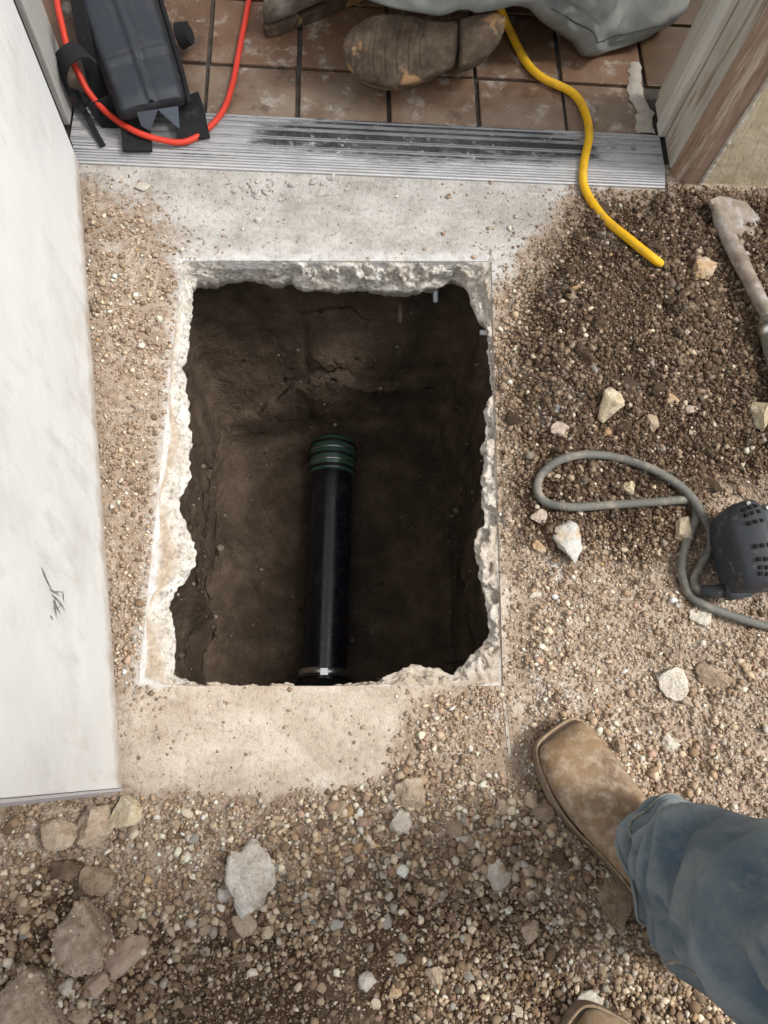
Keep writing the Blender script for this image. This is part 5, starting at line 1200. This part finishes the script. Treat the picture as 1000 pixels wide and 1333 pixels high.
# the kneeling person in the doorway
M_GTR = simple_mat('grey_green_work_cloth', (0.17, 0.185, 0.18), (0.27, 0.285, 0.275), 9, 0.95, 0.35, 0.003, 22, dust=(0.33, 0.32, 0.29), dust_amt=0.35)
M_GSEAM = simple_mat('dark_seam', (0.06, 0.065, 0.07), (0.10, 0.105, 0.11), 100, 0.95)
kneel = empty('person', (0.25, 1.4, 0.006)); tag(kneel, 'kneeling worker in grey green work clothes showing a muddy boot sole', 'person')
SN = Vector((0.03, -0.56, 0.83)).normalized(); SP = G(545, 62, 0.088)
def on_plane(px, py, off=0.0):
    d = Vector(ROT @ np.array([px - CX, py - CY, F_PX])); o = Vector((0, 0, CAM_H)); q = SP + SN * off
    return o + d * ((q - o).dot(SN) / d.dot(SN))
so_px = [(446, 66), (449, 48), (460, 34), (478, 22), (498, 16), (520, 16), (541, 19), (562, 25), (580, 28), (598, 25), (598, 60), (592, 86), (571, 97), (555, 102), (540, 107), (522, 112), (505, 112), (486, 108), (469, 101), (455, 88)]
sol = resample([on_plane(*p) for p in so_px], 60); sc_ = sum(sol, Vector()) / 60
t = NT('muddy_sole'); n1 = t.noise(35, 6, 0.7); n2 = t.noise(11, 4, 0.6)
c = t.ramp(n1, [(0.3, (0.05, 0.036, 0.026)), (0.55, (0.115, 0.083, 0.058)), (0.75, (0.22, 0.175, 0.13))])
c = t.mix(t.ramp(n2, [(0.56, 0.0), (0.60, 0.85)]), c, (0.42, 0.25, 0.12))
M_MUD = t.done(c, 0.85, t.bump(n1, 0.9, 0.003, t.bump(t.voro(60), 0.6, 0.004)), spec=0.25)
def shrink(ring_, k, d): c = sum(ring_, Vector()) / len(ring_); return [c + (p - c) * k - SN * d for p in ring_]
ft = under(loft('sole', [shrink(sol, .86, -.003), shrink(sol, .95, -.002), shrink(sol, 1.0, .004), shrink(sol, 1.0, .016)], M_MUD), kneel)
under(loft('upper', [shrink(sol, .95, .0165), shrink(sol, .96, .03), shrink(sol, .90, .05), shrink(sol, .76, .07), shrink(sol, .5, .082)], M_LEATH), kneel)
he_px = [(601, 24), (622, 18), (645, 15), (659, 21), (657, 38), (650, 56), (636, 72), (618, 82), (601, 85)]
hel = resample([on_plane(p[0], p[1], .012) for p in he_px], 40)
under(loft('heel', [shrink(hel, .93, -.002), shrink(hel, 1.0, .002), shrink(hel, 1.02, .03), shrink(hel, .95, .05), shrink(hel, .7, .075)], M_MUD), kneel)
for k in range(7):       # tread bars across the forefoot
    x0 = 462 + k * 15; yt = (38, 26, 22, 21, 23, 27, 32)[k]; yb = (90, 100, 105, 104, 100, 96, 92)[k]
    a = on_plane(x0 + 5, yt + 4, .0035); b = on_plane(x0, yb - 4, .0035); m_ = (a + b) / 2 + (on_plane(x0 - 4, 60, .0045) - on_plane(x0, 60, .0045))
    sub(strap('tread_bar', catmull([a, m_, b], 5), 0.0085, 0.0022, M_MUD, None, (1, 0, 0)), ft)
tan_pl = [on_plane(p[0], p[1], .001) for p in ((574, 68), (597, 60), (597, 84), (570, 92))]
# second boot, toe towards the door
tb = empty('tmp'); 
t2 = G(347, -4, .055); h2_ = G(500, -62, .055)
o2 = [superring(t2.lerp(h2_, u) + Vector((0, 0, oz)), Vector((0.35, 0.93, 0)), Vector((0, 0, 1)), w, .034, hgt_) for u, w, hgt_, oz in ((.0, .012, .01, -.012), (.02, .028, .022, -.01), (.07, .040, .032, -.008), (.18, .047, .038, -.006), (.4, .050, .044, 0), (.7, .048, .05, .0), (1.0, .046, .055, .0))]
M_GLEATH = simple_mat('dusty_grey_leather', (0.10, 0.08, 0.062), (0.20, 0.165, 0.13), 25, 0.85, 0.4, 0.002, 60, dust=(0.42, 0.38, 0.33), dust_amt=0.45, dust_scale=22)
under(loft('upper', o2, M_GLEATH), kneel)
o3 = [[Vector((p.x, p.y, z)) for p in [t2.lerp(h2_, u) + Vector((.35, .93, 0)) * w * sg for (u, w, sg) in [(-.02, .0, 1), (0.0, .022, 1), (.06, .042, 1), (.18, .05, 1), (.45, .052, 1), (1, .046, 1), (1, .046, -1), (.45, .052, -1), (.18, .05, -1), (.06, .042, -1), (0, .022, -1)]]] for z in (.008, .024)]
under(loft('sole', o3, M_MUD, smooth=False), kneel)
bpy.data.objects.remove(tb, do_unlink=True)
HEM = [(440, -30, .16), (470, -3, .145), (498, 8, .14), (512, 12, .138), (540, 17, .135), (571, 22, .13), (584, 19, .13), (596, 14, .13), (610, 14, .13), (620, 18, .13), (648, 13, .125), (666, 7, .12), (680, 9, .11), (688, 12, .10), (705, 29, .07), (725, 42, .045), (744, 55, .026), (757, 74, .011), (777, 74, .011), (813, 61, .011), (841, 47, .011), (863, 38, .011), (870, 18, .012), (880, -25, .012)]
hem = []
hp_ = GP(HEM)
dd = [0]
for i in range(len(hp_) - 1): dd.append(dd[-1] + (hp_[i + 1] - hp_[i]).length)
NH = 150
for k in range(NH):
    s = dd[-1] * k / (NH - 1); j = max(i for i in range(len(dd) - 1) if dd[i] <= s + 1e-9); u = (s - dd[j]) / (dd[j + 1] - dd[j]); hem.append(hp_[j].lerp(hp_[j + 1], u))
BC = Vector((0.26, 1.47, 0)); back = []
NBk = 60
for k in range(NBk):
    u = (k + 1) / (NBk + 1); a0 = math.atan2(hem[-1].y - BC.y, hem[-1].x - BC.x); a1 = math.atan2(hem[0].y - BC.y, hem[0].x - BC.x) 
    if a1 < a0: a1 += 2 * math.pi
    a = a0 + (a1 - a0) * u; back.append(Vector((BC.x + .34 * math.cos(a), BC.y + .24 * math.sin(a), .012 + .13 * u ** 2)))
row0 = hem + back; NRW = 34; rws = []
for r in range(NRW + 1):
    u = r / NRW; row = []
    for k, p in enumerate(row0):
        a = math.atan2(p.y - BC.y, p.x - BC.x); tgt = Vector((BC.x + .125 * math.cos(a) + .03, BC.y + .118 * math.sin(a), 0.54))
        q = p.lerp(tgt, u); bulge = math.sin(math.pi * u ** 0.7) * 0.045; od = Vector((math.cos(a), math.sin(a), 0))
        q += od * bulge
        q.z = p.z + (tgt.z - p.z) * (u ** 1.15)
        sw = k * 0.17; f_ = math.sin(sw + 3 * mnoise.noise(Vector((k * .03, u * 2.0, 0)))) * 0.009 * min(1, u * 14 + .15) + (mnoise.noise(Vector((k * .06, u * 5, 3))) * 0.020 + (0.5 - abs(mnoise.noise(Vector((k * .07 + u * 7, u * 14 - k * .03, 8))))) * 0.026) * min(1, u * 18)
        rws.append(q + od * f_ + Vector((0, 0, f_ * .6 if u > 0 else 0)))
nrow = len(row0); rws = [rws[i * nrow:(i + 1) * nrow] for i in range(NRW + 1)]
cl = loft('work_trousers', rws, M_GTR, cap=False); under(cl, kneel)
sd_ = cl.modifiers.new('thick', 'SOLIDIFY'); sd_.thickness = 0.004; sd_.offset = -1
i0 = [k for k in range(NH) if 0.0 < hem[k].z < 0.075]
sm_ = [rws[3][k] + Vector((0, -.0012, .0012)) for k in i0]
sub(tube('hem_seam', sm_, .0010, M_GSEAM, seg=6), cl)
up = Vector((0, 0, 1))
P_ = [Vector((.27, 1.47, .36)), Vector((.30, 1.47, .56)), Vector((.38, 1.46, .74)), Vector((.44, 1.46, .83)), Vector((.49, 1.46, .90)), Vector((.53, 1.46, .99)),
      Vector((.40, 1.29, .76)), Vector((.56, 1.25, .52)), Vector((.72, 1.32, .28)), Vector((.78, 1.36, .20)), Vector((.40, 1.63, .76)), Vector((.56, 1.66, .52)), Vector((.72, 1.60, .28)), Vector((.78, 1.56, .20)),
      Vector((.32, 1.38, .30)), Vector((.60, 1.34, .12)), Vector((.40, 1.30, .09)), Vector((.32, 1.58, .30)), Vector((.62, 1.62, .12)), Vector((.30, 1.60, .09))]
E_ = [(0, 1), (1, 2), (2, 3), (3, 4), (4, 5), (2, 6), (6, 7), (7, 8), (8, 9), (2, 10), (10, 11), (11, 12), (12, 13), (0, 14), (14, 15), (15, 16), (0, 17), (17, 18), (18, 19)]
R_ = [.13, .13, .14, .06, .06, .09, .065, .045, .032, .036, .065, .045, .032, .036, .08, .06, .045, .08, .06, .045]
skin_body('body', P_, E_, R_, 0, [M_SHIRT, M_SKIN, M_GTR], lambda c: 1 if (c.z > .87 or (c.x > .68 and c.z < .34 and c.z > .14)) else (2 if c.z < .48 else 0), kneel)
bm = bmesh.new(); bmesh.ops.create_icosphere(bm, subdivisions=3, radius=.10, matrix=Matrix.Translation((.51, 1.46, 1.02))); under(bm_obj('hair', bm, M_HAIR, smooth=True), kneel)
